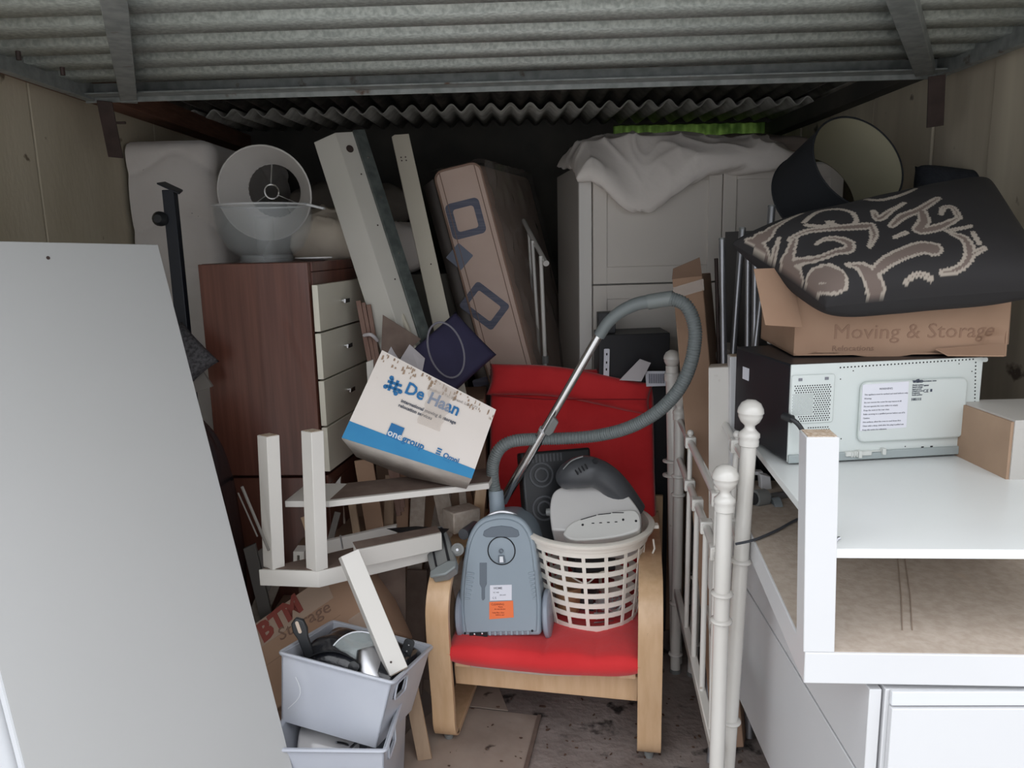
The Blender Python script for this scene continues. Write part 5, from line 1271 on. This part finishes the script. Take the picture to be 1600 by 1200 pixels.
# perimeter holes
a0 = mv(1312, 574); a1 = mv(1519, 561); b0 = mv(1523, 566); b1 = mv(1520, 687)
for i in range(38): k = i/37; disc(g, a0[0]+(a1[0]-a0[0])*k, a0[1]+(a1[1]-a0[1])*k, .0033, .0019, 8)
for i in range(23): k = i/22; disc(g, b0[0]+(b1[0]-b0[0])*k, b0[1]+(b1[1]-b0[1])*k, .0033, .0019, 8)
for (u, v) in ((1312, 592), (1313, 685), (1314, 712), (1332, 579), (1497, 568), (1517, 580), (1514, 675), (1413, 697)): x, y = mv(u, v); disc(g, x, y, .0033, .0015, 8)
for (u, v) in ((1440, 698), (1454, 697)): x, y = mv(u, v); g.box(x-.003, x+.003, y-.0015, y+.0015, .003, .0036, M)
back.sub('vent_holes', g, holem, smooth=0, kind='stuff')
for (u, v) in ((1531, 562), (1528, 664)):
    x, y = mv(u, v); g = G(); g.prism(rrect(.014, .010, .004, 3, wM+.004, y), .0, .003, M); back.sub('mounting_tab', g, mwback)
# paper notice and rating label
x0p, y0p = mv(1338, 671); x1p, y1p = mv(1415, 594)
zf = .0144
g = G(); g.prism([(x0p, y0p), (x1p, y0p+.003), (x1p-.002, y1p), (x0p, y1p-.003)], zf, zf+.0006, M); n_ = t.part('notice_paper', g, labelw)
g = G(); wP = x1p-x0p
lines = ['This appliance must be earthed and used indoors only.', 'Warning:', 'Do not remove the cover for any reason at all.', 'Do not operate the oven while it is empty.', 'Keep the vents at the rear clear.', 'Refer servicing to a qualified person before use of it.', 'Caution:', 'Hot surfaces, allow the oven to cool down first.', 'Clean with a damp cloth after the plug is pulled out.', 'Keep this notice for reference.']
g.text('WARNING', M @ Matrix.Translation((x0p+wP*.5, y1p-.016, zf+.0008)), .0065, 0, 'CENTER')
for k, s_ in enumerate(lines): g.text(s_, M @ Matrix.Translation((x0p+.005, y1p-.027-k*.0088, zf+.0008)), .0046, 0)
n_.sub('lettering', g, inkgrey, smooth=0)
xr, yr = mv(1420, 592)
g = G(); g.text('wilko', M @ Matrix.Translation((xr, yr-.006, zf+.0006)), .011, .0004)
g.text('microwave oven', M @ Matrix.Translation((xr+.022, yr-.005, zf+.0006)), .005, 0)
for k, s_ in enumerate(('Model number', 'Rated voltage', 'Input power', 'Output power', 'Frequency', 'Serial number')): g.text(s_, M @ Matrix.Translation((xr, yr-.013-k*.0044, zf+.0006)), .0044, 0)
g.text('800W', M @ Matrix.Translation((xr+.027, yr-.015, zf+.0006)), .0044, 0)
g.text('CE', M @ Matrix.Translation((xr+.026, yr-.029, zf+.0006)), .010, 0, spacing=1.1)
g.text('105111', M @ Matrix.Translation((xr-.001, yr-.046, zf+.0006)), .0075, .0002, spacing=1.1)
g.box(xr+.043, xr+.047, yr-.028, yr-.022, zf, zf+.0008, M); t.part('rating_print', g, inkdark, smooth=0)
x, y = mv(1345, 708)
g = G(); xa_, ya_ = mv(1317, 707); g.box(xa_, xa_+.06, ya_-.006, ya_+.004, .003, .014, M); g.box(xa_+.028, xa_+.036, ya_-.010, ya_+.006, .003, .018, M); g.box(xa_+.085, xa_+.093, ya_-.006, ya_+.008, .003, .016, M); g.box(xa_+.04, xa_+.09, ya_-.002, ya_+.003, .003, .010, M)
for k in range(3): g.box(xa_+.012+k*.006, xa_+.015+k*.006, ya_-.008, ya_+.005, .003, .016, M)
t.part('cord_bracket', g, mat('white_clip', (.6, .61, .58), .4), bevel=.001)
g = G(); 
for (u, v) in ((1248, 593), (1289, 591)): x, y = mv(u, v); g.box(x-.004, x+.004, y-.002, y+.004, .007, .009, M)
t.part('slot_tabs', g, inkgrey)
g = G(); c0 = M @ V((-.004, mv(1229, 652)[1], -.01)); g.tube(smooth_path([P(1226, 650, O.y-.0), P(1236, 654, O.y-.02), P(1248, 664, O.y-.03), P(1257, 680, O.y-.03), P(1262, 700, O.y-.03)], 6), .0055, 10); g.tube([P(1224, 650, O.y), P(1238, 655, O.y-.02)], .009, 10)
t.part('power_cord', g, blackp)
g = G(); sx0 = M @ V((-.0005, hM*.72, -dM*.72)); g.box(-.0012, 0, hM*.66, hM*.80, -dM*.84, -dM*.72, M); t.part('side_label', g, labelw); t.done()

# carton with lettering on the microwave
t = T('moving_carton', 'open brown moving carton with grey lettering on top of the microwave', 'box')
zB = topz+.004; O = PZ(1243, 556, zB); Ez = PZ(1592, 530, zB); E = O+(Ez-O).normalized()*.52
O = V((P(1240, 555, 1.74).x, 1.74, zB)); E = V((P(1592, 540, 1.66).x, 1.70, zB))
M = FR(O, E, O+V((0, 0, 1))); wC = (E-O).length; hC = .135; dC = .32
def cw(a, b):
    x = wC*a; y = hC*b; n_ = noise.noise(V((x*9, y*9, 1)))*.006
    bul = .012*math.sin(math.pi*b)*math.sin(math.pi*a); cr = -.02*math.exp(-((a-.93)/.05)**2-((b-.25)/.12)**2)
    return (x, y+(.006*math.sin(a*11) if b < .02 else 0), n_+bul+cr)
g = G(); g.grid(cw, 60, 24, M)
g.box(0, .004, .001, hC, -dC, 0, M); g.box(wC-.004, wC, .001, hC, -dC, 0, M); g.box(0, wC, .001, hC, -dC, -dC+.004, M); g.box(0, wC, .0, .004, -dC, 0, M)
t.part('carton', g, cardb, smooth=50)
g = G(); fl = [P(1178, 420, 1.72), P(1236, 418, 1.76), P(1254, 512, 1.70), P(1196, 508, 1.66)]; g.slab(fl, V((0, .004, 0))); t.part('flap', g, cardb, bevel=.001)
g = G(); g.slab([M @ V((.0, hC, 0)), M @ V((wC, hC, 0)), M @ V((wC-.05, hC+.035, -.05)), M @ V((.06, hC+.03, -.05))], M.to_3x3() @ V((0, 0, -.004))); t.part('flap', g, cardb, bevel=.001)
g = G(); g.slab([M @ V((wC, .02, 0)), M @ V((wC, hC+.1, -.01)), M @ V((wC+.01, hC+.1, -.2)), M @ V((wC, .02, -.2))], V((.004, 0, 0))); t.part('flap', g, cardd, bevel=.001)
g = G(); g.slab([M @ V((wC*.66, .012, .012)), M @ V((wC*.98, .022, .012)), M @ V((wC*.94, .0, .045)), M @ V((wC*.70, .0, .03))], V((0, 0, .003))); t.part('bottom_flap', g, cardb)
def wrapz(gg):
    Mi = M.inverted(); out = []
    for p in gg.v:
        q = Mi @ p; r = cw(min(max(q.x/wC, 0), 1), min(max(q.y/hC, 0), 1)); out.append(M @ V((q.x, q.y, r[2]+q.z-.0192)))
    gg.v = out; return gg
lx, ly = PN(1300, 529, M).xy
g = G(); g.text('Moving & Storage', M @ Matrix.Translation((lx, ly, .02)), .048, 0, sx=1.0); mxw = max((M.inverted() @ p).x for p in g.v)-lx
tw = PN(1555, 520, M).x-lx
Mi = M.inverted(); g.v = [M @ V((lx+((Mi @ p).x-lx)*tw/mxw, (Mi @ p).y, (Mi @ p).z)) for p in g.v]; t.part('lettering', wrapz(g), mat('pale_card_ink', (.285, .17, .115), .9), smooth=0)
g = G(); g.text('Relocations', M @ Matrix.Translation((lx, ly-.028, .02)), .018, 0, sx=1.1); t.part('lettering', wrapz(g), mat('faint_card_ink', (.27, .165, .115), .9), smooth=0)
t.done()
g = G(); M_r = FR(P(1520, 466, 1.72), P(1565, 462, 1.72), P(1520, 440, 1.75)); g.pillow(M_r, .125, .03, .05, 24, 14, seed=12, wr=.004); single('red_item', 'dull red rolled cloth peeking out of the brown moving carton', 'cloth', g, redcloth, weld=True, smooth=80)

# swirl-patterned cushion
cA, cB, cC, cD = P(1146, 384, 1.66), P(1290, 478, 1.54), P(1570, 455, 1.50), P(1500, 275, 1.84)
cc_ = (P(1290, 480, 1.62), P(1650, 452, 1.56), P(1545, 284, 1.94), P(1143, 381, 1.84))
Mcu = FR((cc_[0]+cc_[1]+cc_[2]+cc_[3])/4, (cc_[1]+cc_[2]+cc_[1]-cc_[0])/2+(cc_[0]+cc_[3])*0, cc_[3]) if 0 else None
ctr = (cc_[0]+cc_[1]+cc_[2]+cc_[3])/4; xv = (cc_[1]+cc_[2]-cc_[0]-cc_[3]); yv = (cc_[3]+cc_[2]-cc_[0]-cc_[1]); nv = xv.cross(yv).normalized()
ctr = ctr+nv*.058; Mcu = FR(ctr, ctr+xv, ctr+yv)
wCu, dCu, hCu = .60, .40, .15
STK = [([(200, 640), (235, 620), (262, 590), (330, 550), (395, 522)], [34, 30, 20, 10, 4]), ([(140, 645), (190, 660), (240, 720)], [8, 26, 14]),
 ([(290, 640), (275, 690), (262, 750)], [6, 14, 18]),
 ([(410, 560), (470, 515), (560, 500), (630, 515), (655, 550), (620, 582), (560, 575), (520, 560)], [9]*8),
 ([(420, 575), (500, 580), (540, 560)], [8, 10, 6]),
 ([(345, 640), (420, 605), (520, 592), (620, 585), (690, 580), (722, 575)], [12, 14, 16, 22, 24, 16]), ([(722, 575), (738, 620), (715, 678)], [14, 16, 8]),
 ([(365, 640), (345, 700), (330, 760), (370, 800), (400, 840)], [14, 22, 34, 28, 12]), ([(330, 760), (400, 745), (480, 730), (560, 700), (615, 690), (620, 660), (570, 640), (510, 640), (470, 662)], [24, 18, 16, 18, 22, 20, 16, 12, 8]),
 ([(440, 855), (460, 820), (510, 805), (560, 825), (580, 860)], [30, 38, 44, 40, 26]), ([(450, 870), (560, 872)], [30, 24]),
 ([(610, 760), (680, 772), (725, 820), (745, 880)], [6, 22, 34, 36]), ([(735, 800), (800, 745), (880, 705), (960, 680), (1010, 685)], [22, 28, 30, 34, 36]),
 ([(888, 845), (925, 810), (970, 808), (1005, 828)], [11]*4),
 ([(820, 580), (870, 535), (945, 505), (1035, 450)], [14, 20, 18, 12]), ([(960, 510), (972, 555), (950, 598), (1040, 585), (1135, 540)], [18, 22, 24, 22, 10]), ([(1135, 540), (1108, 495), (1065, 492), (1050, 525)], [12, 12, 11, 8]),
 ([(1055, 798), (1120, 785), (1172, 745), (1185, 690), (1160, 640), (1080, 605)], [12, 16, 18, 20, 18, 8]), ([(1090, 602), (1190, 580)], [11, 9]), ([(1190, 715), (1255, 682)], [15, 10]), ([(1200, 610), (1230, 660)], [4, 4]),
 ([(655, 447), (760, 458), (860, 435), (930, 405)], [9, 10, 9, 6]), ([(665, 440), (740, 412), (850, 398)], [4, 5, 4]),
 ([(735, 510), (760, 545), (820, 505), (880, 472)], [10, 18, 12, 4]), ([(835, 632), (885, 610)], [9, 12])]
from mathutils.bvhtree import BVHTree
g = G(); g.pillow4(cc_, .165, 210, 160, seed=5, wr=.006, pinch=.03, ex=.42)
bvh = BVHTree.FromPolygons(g.v, g.f)
loc_strokes = []
for pts, rs in STK:
    sp = smooth_path([V((x, y, 0)) for x, y in pts], 6); m = len(sp); o_ = []
    for i, p in enumerate(sp):
        k = i/(m-1)*(len(rs)-1); j = min(int(k), len(rs)-2) if len(rs) > 1 else 0; r = rs[j]+(rs[min(j+1, len(rs)-1)]-rs[j])*(k-j)
        hit = bvh.ray_cast(CO, ray(1120+p.x/3, 160+p.y/3).normalized())[0]
        if hit is not None: o_.append((hit, max(.0055, r*1.15/3*(hit-CO).length/FPX)))
    if len(o_) > 1:
        bc = sum((a[0] for a in o_), V((0, 0, 0)))/len(o_); loc_strokes.append((bc, max((a[0]-bc).length for a in o_), o_))
Mi = Mcu.inverted(); vc = []
blk = (.018, .016, .017); tau = (.155, .115, .098); crm = (.36, .31, .26)
# pattern is on the near part of the upper face; plain charcoal border beyond
for idx, p in enumerate(g.v):
    q = Mi @ p; up = idx < len(g.v)//2
    col = blk
    if up:
        best = 9.0
        pq = P_ = p
        for (bc, br, st) in loc_strokes:
            if (p-bc).length > br+.03: continue
            a = st[0]
            for b in st[1:]:
                ab = b[0]-a[0]; L2 = ab.dot(ab)
                if L2 > 0:
                    tt = max(0, min(1, (p-a[0]).dot(ab)/L2)); s_ = (p-a[0]-ab*tt).length-(a[1]+(b[1]-a[1])*tt)
                    if s_ < best: best = s_
                a = b
        e = best+.0012*math.sin(p.x*900+p.y*700)
        if e < -.0065: col = tau
        elif e < 0: col = crm
    vc.append(col)
cm = bpy.data.materials.new('swirl_jacquard'); cm.use_nodes = True; nt = cm.node_tree
at_ = nt.nodes.new('ShaderNodeAttribute'); at_.attribute_name = 'pattern'; nt.links.new(at_.outputs['Color'], nt.nodes['Principled BSDF'].inputs['Base Color']); nt.nodes['Principled BSDF'].inputs['Roughness'].default_value = .8
t = T('swirl_cushion', 'large black cushion with cream and taupe swirls lying on the moving carton', 'cushion')
t.part('cover', g, cm, vcol=vc, smooth=80)
t.done()
g = G(); Mk = FR(P(1550, 340, 2.30), P(1650, 356, 2.27), P(1550, 250, 2.38)); g.pillow(Mk, .46, .26, .16, 50, 34, seed=14, wr=.012, pinch=.05, ex=.4)
single('black_cushion', 'plain dark cushion behind the swirl cushion against the right wall', 'cushion', g, mat('blue_black_cloth', (.012, .014, .02), .85, col2=(.02, .023, .03), scale=60, bump=.3), weld=True, smooth=80)

# chipboard-sided white cabinet at the far right
t = T('side_cabinet', 'white cabinet with raw brown side at the right edge beside the microwave', 'cabinet')
pn = P(1582, 657, 1.50); xc = pn.x; zc_ = pn.z
g = G(); g.box(xc+.006, WX-.03, 1.50, 1.505, 0, zc_-.0181); g.box(xc+.006, WX-.03, 1.50, 1.70, zc_-.018, zc_); g.box(xc+.006, xc+.02, 1.505, 1.70, 0, zc_-.018); g.box(WX-.045, WX-.03, 1.505, 1.70, 0, zc_-.018); g.box(xc+.02, WX-.045, 1.69, 1.70, 0, zc_-.018)
t.part('carcass', g, mat('grey_white_paint', (.5, .48, .45), .5), smooth=0)
g = G(); g.box(xc, xc+.006, 1.503, 1.698, 0, zc_-.004); t.part('raw_side', g, mat('orange_hardboard', (.34, .225, .15), .8, col2=(.4, .27, .18), scale=8)); t.done()

# ================================================================ BEHIND, RIGHT
# white wardrobe
t = T('wardrobe', 'tall white wardrobe with framed doors behind the armchair', 'wardrobe')
Yw = 2.95; O = P(905, 600, Yw); O.z = 0; yw = rad(5); M = TR(O.x, Yw, 0, yw); zW = P(905, 258, Yw).z; Wd = 1.02; Dd = .52
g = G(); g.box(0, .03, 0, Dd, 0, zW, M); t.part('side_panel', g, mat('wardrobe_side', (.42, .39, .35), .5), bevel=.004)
g = G(); g.box(.03, Wd, .01, Dd, 0, zW, M); t.part('carcass', g, white_warm)
def wx(u, v): # local x, z on the front plane
    Mf = M @ Matrix.Rotation(rad(90), 4, 'X'); q = PN(u, v, Mf); return q.x, q.y
xd1 = wx(925, 400)[0]; xd2 = wx(1123, 400)[0]; zd = wx(990, 443)[1]
xs0 = wx(912, 400)[0]
g = G(); g.box(.0, xd1-.004, -.018, 0, 0, zW, M); t.part('stile', g, white_warm, bevel=.002)
wlam = mat('wardrobe_white', (.62, .57, .515), .45, col2=(.65, .6, .545), scale=2)
def wdoor(x0, x1, z0, z1, name='door'):
    fr = .052; g = G(); g.box(x0, x1, -.018, -.008, z0, z1, M); p = t.part(name, g, wlam, bevel=.001)
    g = G()
    for (a, b, c, d) in ((x0, x0+fr, z0, z1), (x1-fr, x1, z0, z1), (x0+fr, x1-fr, z0, z0+fr*1.2), (x0+fr, x1-fr, z1-fr, z1)): g.box(a, b, -.026, -.018, c, d, M)
    p.sub('door_frame', g, wlam, bevel=.0012)
wdoor(xd1, xd2-.002, zd+.003, zW-.01); wdoor(xd2+.002, Wd, zd+.003, zW-.01)
wdoor(xd1, xd2-.002, zd-.5, zd-.003, 'lower_door'); wdoor(xd2+.002, Wd, zd-.5, zd-.003, 'lower_door')
g = G(); g.box(xd1, Wd, -.02, 0, 0, zd-.505, M); t.part('plinth', g, wlam)
t.done()
# big pillow on top
t = T('white_pillow', 'big crumpled white pillow drooping over the top of the white wardrobe', 'pillow')
c = P(1050, 250, 2.98); Mp = TR(c.x+.03, 3.14, zW+.05, rad(4), rad(6))
def droop(p):
    x = p.x; dz = 0
    if p.y < -.12: 
        k = (-.12-p.y); sag = (.75*math.exp(-((x+.17)/.15)**2)+.12); dz = -k*sag*1.5
    if x < -.36: dz -= (-.36-x)*.7
    return V((p.x, p.y, p.z+dz))
g = G(); g.pillow(Mp, .84, .54, .14, 130, 100, seed=17, wr=.017, pinch=.03, ex=.38, bend=droop, crease=1.1, wf=3.4); t.part('white_pillow', g, duvet, weld=True, smooth=80); t.done()
g = G(); c = P(1180, 225, 3.15); g.pillow(TR(c.x, 3.18, c.z-.02, .2, .1), .42, .34, .12, 40, 30, seed=18, wr=.02, ex=.4, fold=.2); single('brown_pillow', 'dim brownish pillow behind the right end of the white pillow', 'pillow', g, mat('dim_taupe_cloth', (.25, .2, .17), .9), weld=True, smooth=80)
g = G(); c = P(1225, 240, 3.0); g.pillow(TR(c.x, 3.0, c.z-.02, .3), .12, .1, .06, 20, 16, seed=19); single('pink_cloth', 'scrap of pinkish cloth between the white pillow and the black lampshade', 'cloth', g, mat('pink_cloth', (.3, .14, .12), .9), weld=True, smooth=80)

# large black drum lampshade
t = T('drum_lampshade', 'large black drum lampshade with cream lining on its side against the right wall', 'lampshade')
cN = P(1341, 253, 2.30); cF = P(1284, 300, 2.45)
ax = (cN-cF); Ls = .21; ax = ax.normalized(); cF = cN-ax*Ls; Ml_ = Matrix.Translation(cN) @ ax.to_track_quat('Z', 'Y').to_matrix().to_4x4(); Rr = .148
g = G(); g.lathe([(Rr, 0), (Rr, -Ls)], 64, Ml_); t.part('outer_fabric', g, shade_b, smooth=60)
g = G(); g.lathe([(Rr-.003, 0), (Rr-.003, -Ls)], 64, Ml_); t.part('lining', g, shade_c, smooth=60)
for zz in (0, -Ls):
    g = G(); g.tube([Ml_ @ V((Rr*math.cos(2*math.pi*i/64), Rr*math.sin(2*math.pi*i/64), zz)) for i in range(64)], .0032, 6, closed=True); t.part('ring', g, shade_b)
t.done()
# bookcase carrying it
zBk = P(1338, 340, 2.3).z-.03
t = T('bookcase', 'dark bookcase in the shadow behind the microwave and swirl cushion', 'bookcase')
bx0_, bx1_ = P(1205, 450, 2.25).x, WX-.02
g = G(); g.box(bx0_, bx0_+.02, 2.2, 2.75, 0, zBk); t.part('side_panel', g, blackc)
g = G(); g.box(bx1_-.02, bx1_, 2.2, 2.75, 0, zBk); t.part('side_panel', g, blackc)
for z in (.1, .5, .9, zBk): g = G(); g.box(bx0_+.02, bx1_-.02, 2.2, 2.75, z-.02, z); t.part('shelf', g, blackc)
g = G(); g.box(bx0_+.02, bx1_-.02, 2.74, 2.75, .1, zBk-.02); t.part('back_panel', g, blackc); t.done()

# black flat pack panel and paper in front of the wardrobe
Y = 2.72
t = T('black_storage_box', 'black box with slotted metal strip standing before the wardrobe', 'box')
a = P(936, 524, Y); b = P(1047, 524, Y+.03)
g = G(); g.slab([V((a.x, a.y, .0)), V((b.x, b.y, 0)), V((b.x, b.y+.18, 0)), V((a.x, a.y+.18, 0))], (0, 0, a.z)); t.part('box', g, blackc, bevel=.003)
g = G(); c0, c1 = P(935, 489, Y+.06), P(962, 488, Y+.06); g.slab([c0, c1, V((c1.x, c1.y, a.z)), V((c0.x, c0.y, a.z))], (0, .06, 0)); t.part('upright', g, blackc, bevel=.002)
Mp_ = FR(P(947, 592, Y-.004), P(960, 592, Y-.004), P(947, 545, Y-.004)); g = G(); g.prism(rrect(.02, .115, .004, 3, 0, .052), 0, .003, Mp_); s_ = t.part('metal_strip', g, labelw)
g = G()
for yy in (.005, .035, .06, .09): g.prism(rrect(.005, .009, .002, 2, 0, yy), .003, .0035, Mp_)
s_.sub('slot', g, holem); t.done()
g = G(); g.slab([P(968, 594, 2.66), P(1000, 561, 2.68), P(1017, 567, 2.68), P(1002, 596, 2.66)], (0, .004, 0)); single('folded_leaflet', 'folded pinkish white leaflet sticking up above the red backrest', 'leaflet', g, paper)
t = T('barcode_label', 'white barcode label sheet behind the red backrest beside the leaflet', 'label'); g = G(); g.slab([P(1008, 580, 2.69), P(1042, 580, 2.69), P(1042, 603, 2.69), P(1010, 604, 2.69)], (0, .003, 0)); t.part('sheet', g, labelw)
g = G()
for k in range(9): u = 1014+k*2.8; g.slab([P(u, 584, 2.686), P(u+1.2, 584, 2.686), P(u+1.2, 599, 2.686), P(u, 599, 2.686)], (0, .001, 0))
t.part('barcode', g, inkdark); t.done()
# carton right of backrest
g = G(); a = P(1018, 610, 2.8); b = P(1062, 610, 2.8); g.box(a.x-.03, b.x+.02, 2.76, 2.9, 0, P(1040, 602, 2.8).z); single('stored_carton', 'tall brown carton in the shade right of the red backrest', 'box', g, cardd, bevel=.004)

# long cardboard box on end
t = T('long_carton', 'long narrow cardboard box on end right of the hose loop', 'box')
tl, tr_, bl = P(1050, 434, 2.36), P(1097, 412, 2.36), P(1073, 700, 2.24)
ddir = (bl-tl).normalized(); Lc = (tl.z-.01)/(-ddir.z); 
s1 = P(1097, 430, 2.36)-tl; s1 = (s1-ddir*s1.dot(ddir)); s2 = V((.07, .17, 0))
g = G(); g.slab([tl, tl+s1, tl+s1+s2, tl+s2], ddir*Lc); t.part('carton', g, cardb, bevel=.003)
g = G(); f_ = [tl+ddir*.005, tl+s1+ddir*.0, tl+s1+V((-.012, -.015, .055)), tl+V((.0, -.015, .028))]; g.slab(f_, V((0, .003, 0))); t.part('torn_flap', g, cardd)
g = G(); n_ = V((0, -.004, 0)); g.slab([tl+ddir*.03+n_, tl+s1*1.02+ddir*.01+n_, tl+s1*1.02+ddir*.045+n_, tl+ddir*.065+n_], V((0, .002, 0))); t.part('tape', g, tape)
g = G()
for k in (.3, .62): g.bar(tl+s1*k+V((-.004, -.003, .0)), tl+s1*k+V((-.004, -.003, .03+.02*k)), .003, .003)
t.part('tear_line', g, hardboard_d); t.done()

# white post with brown end standing behind the bed ends
t = T('white_post', 'flat white post with brown cut top between the long carton and tall bed knob', 'post')
a = P(1107, 575, 2.02); b = P(1143, 573, 2.02); yk = V((.02, .05, 0))
g = G(); g.slab([a, b, b+yk, a+yk], (.03, 0, -a.z+.005)); t.part('post', g, white_warm, bevel=.0015)
g = G(); u_ = V((0, .002, .0006)); g.slab([a+u_, b+u_, b+yk+u_, a+yk+u_], (0, 0, .001)); t.part('cut_end', g, hardboard); t.done()
# silver tubes
TB = [(1119, 405, 1123, 560, 3, 2.36, 'thin brownish metal rod, leftmost beside the long carton', strapm),
 (1128, 373, 1131, 570, 5.0, 2.30, 'silver tube at the left of the tube bundle, upright', greytube),
 (1160, 357, 1146, 545, 5.2, 2.34, 'silver tube leaning left, second of the bundle', greytube),
 (1169, 392, 1168, 605, 4.6, 2.26, 'silver tube upright in the middle of the bundle', greytube),
 (1181, 400, 1178, 620, 5.4, 2.22, 'silver tube right of the middle of the bundle', greytube),
 (1206, 322, 1192, 520, 5.8, 2.38, 'tallest silver tube rising behind the swirl cushion tip', greytube),
 (1192, 440, 1173, 610, 4.6, 2.17, 'silver tube leaning right across the bundle with small screw holes', greytube)]
for (u0, v0, u1, v1, r, Y, lb, m_) in TB:
    p0 = P(u0, v0, Y+.06); p1 = P(u1, v1, Y); d_ = (p1-p0).normalized(); p2 = p0+d_*((p0.z-.02)/(-d_.z)); R_ = r*Y/1200
    t = T('metal_tube', lb, 'tube', 'silver tubes behind the table'); g = G(); g.tube([p0, p2], R_, 16); t.part('tube', g, m_, smooth=60)
    g = G(); g.cyl(p0-d_*.002, p0+d_*.004, R_*1.06, n=16); t.part('end_cap', g, midgrey if r > 4 else strapm); t.done()
# white trays behind the tubes
for i in range(4):
    v = [548, 566, 580, 594][i]; t_ = T('plastic_tray', ('top rounded white plastic tray behind the silver tubes', 'second white tray down behind the silver tubes', 'third white tray down behind the silver tubes', 'lowest white tray behind the silver tubes')[i], 'tray')
    g = G(); a = P(1140, v, 2.42); b = P(1172, v+1, 2.42); g.slab([a, b, b+V((0, .22, 0)), a+V((0, .22, 0))], (0, 0, -.02)); t_.part('tray', g, white_warm, bevel=.004)
    g = G(); g.slab([a+V((.006, -.002, -.004)), b+V((-.004, -.002, -.004)), b+V((-.004, -.002, -.014)), a+V((.006, -.002, -.014))], (0, .002, 0)); t_.part('front_lip', g, white_warm); t_.done()
zt_ = P(1140, 594, 2.42).z-.024; a = P(1138, 600, 2.4)
g = G(); g.box(a.x, a.x+.16, 2.41, 2.66, 0, zt_); single('stored_carton', 'dark carton carrying the white trays behind the tubes', 'box', g, blackc, bevel=.003)
t = T('white_shelf_rack', 'grey white shelf rail between the black microwave and the swirl cushion flap', 'rail'); g = G(); g.bar(P(1200, 534, 2.12), P(1238, 532, 2.12), .02, .012); t.part('white_shelf_rack', g, white_warm, bevel=.002); t.done()
g = G(); g.bar(P(1208, 527, 2.0), P(1232, 527, 2.0), .012, .003); single('white_offcut', 'short white strip lying above the grey white shelf rail', 'slat', g, white_lam)

# ================================================================ FLOOR SHEETS AND LITTER
g = G(); z = .006; g.slab([PZ(640, 1140, z), PZ(690, 1100, z), PZ(842, 1118, z), PZ(815, 1235, z), PZ(560, 1235, z)], (0, 0, -.004)); single('floor_sheet', 'worn brown floor sheet lying in front of the armchair, nearest', 'floor sheet', g, lino, bevel=.001)
g = G(); z = .005; g.slab([PZ(640, 1060, z), PZ(770, 1050, z), PZ(794, 1110, z), PZ(690, 1098, z)], (0, 0, -.004)); single('floor_sheet', 'brown floor sheet under the armchair, farther one', 'floor sheet', g, lino, bevel=.001)
g = G(); z = .008; g.bar(PZ(843, 1118, z), PZ(818, 1215, z), .012, .008); single('floor_strip', 'thin wooden strip along the edge of the brown floor sheet', 'strip', g, hardboard_d)
g = G(); rnd = random.Random(3)
for i in range(120):
    u = rnd.uniform(700, 1190); v = rnd.uniform(1085, 1230)
    if u < 840 and rnd.random() < .6: continue
    p = PZ(u, v, .012 if u < 840 else .003); r = rnd.uniform(.0012, .0055)*(2.6 if rnd.random() < .1 else 1); a = rnd.uniform(0, 6.28); k = 5
    pl = [(r*rnd.uniform(.5, 1.3)*math.cos(2*math.pi*j/k)*1.6, r*rnd.uniform(.4, 1.1)*math.sin(2*math.pi*j/k)) for j in range(k)]
    g.prism(pl, 0, .002, TR(p.x, p.y, p.z, a, rnd.uniform(-.2, .2)))
single('leaf_litter', 'dry leaf crumbs and dirt scattered on the concrete floor', 'litter', g, debris, kind='stuff')
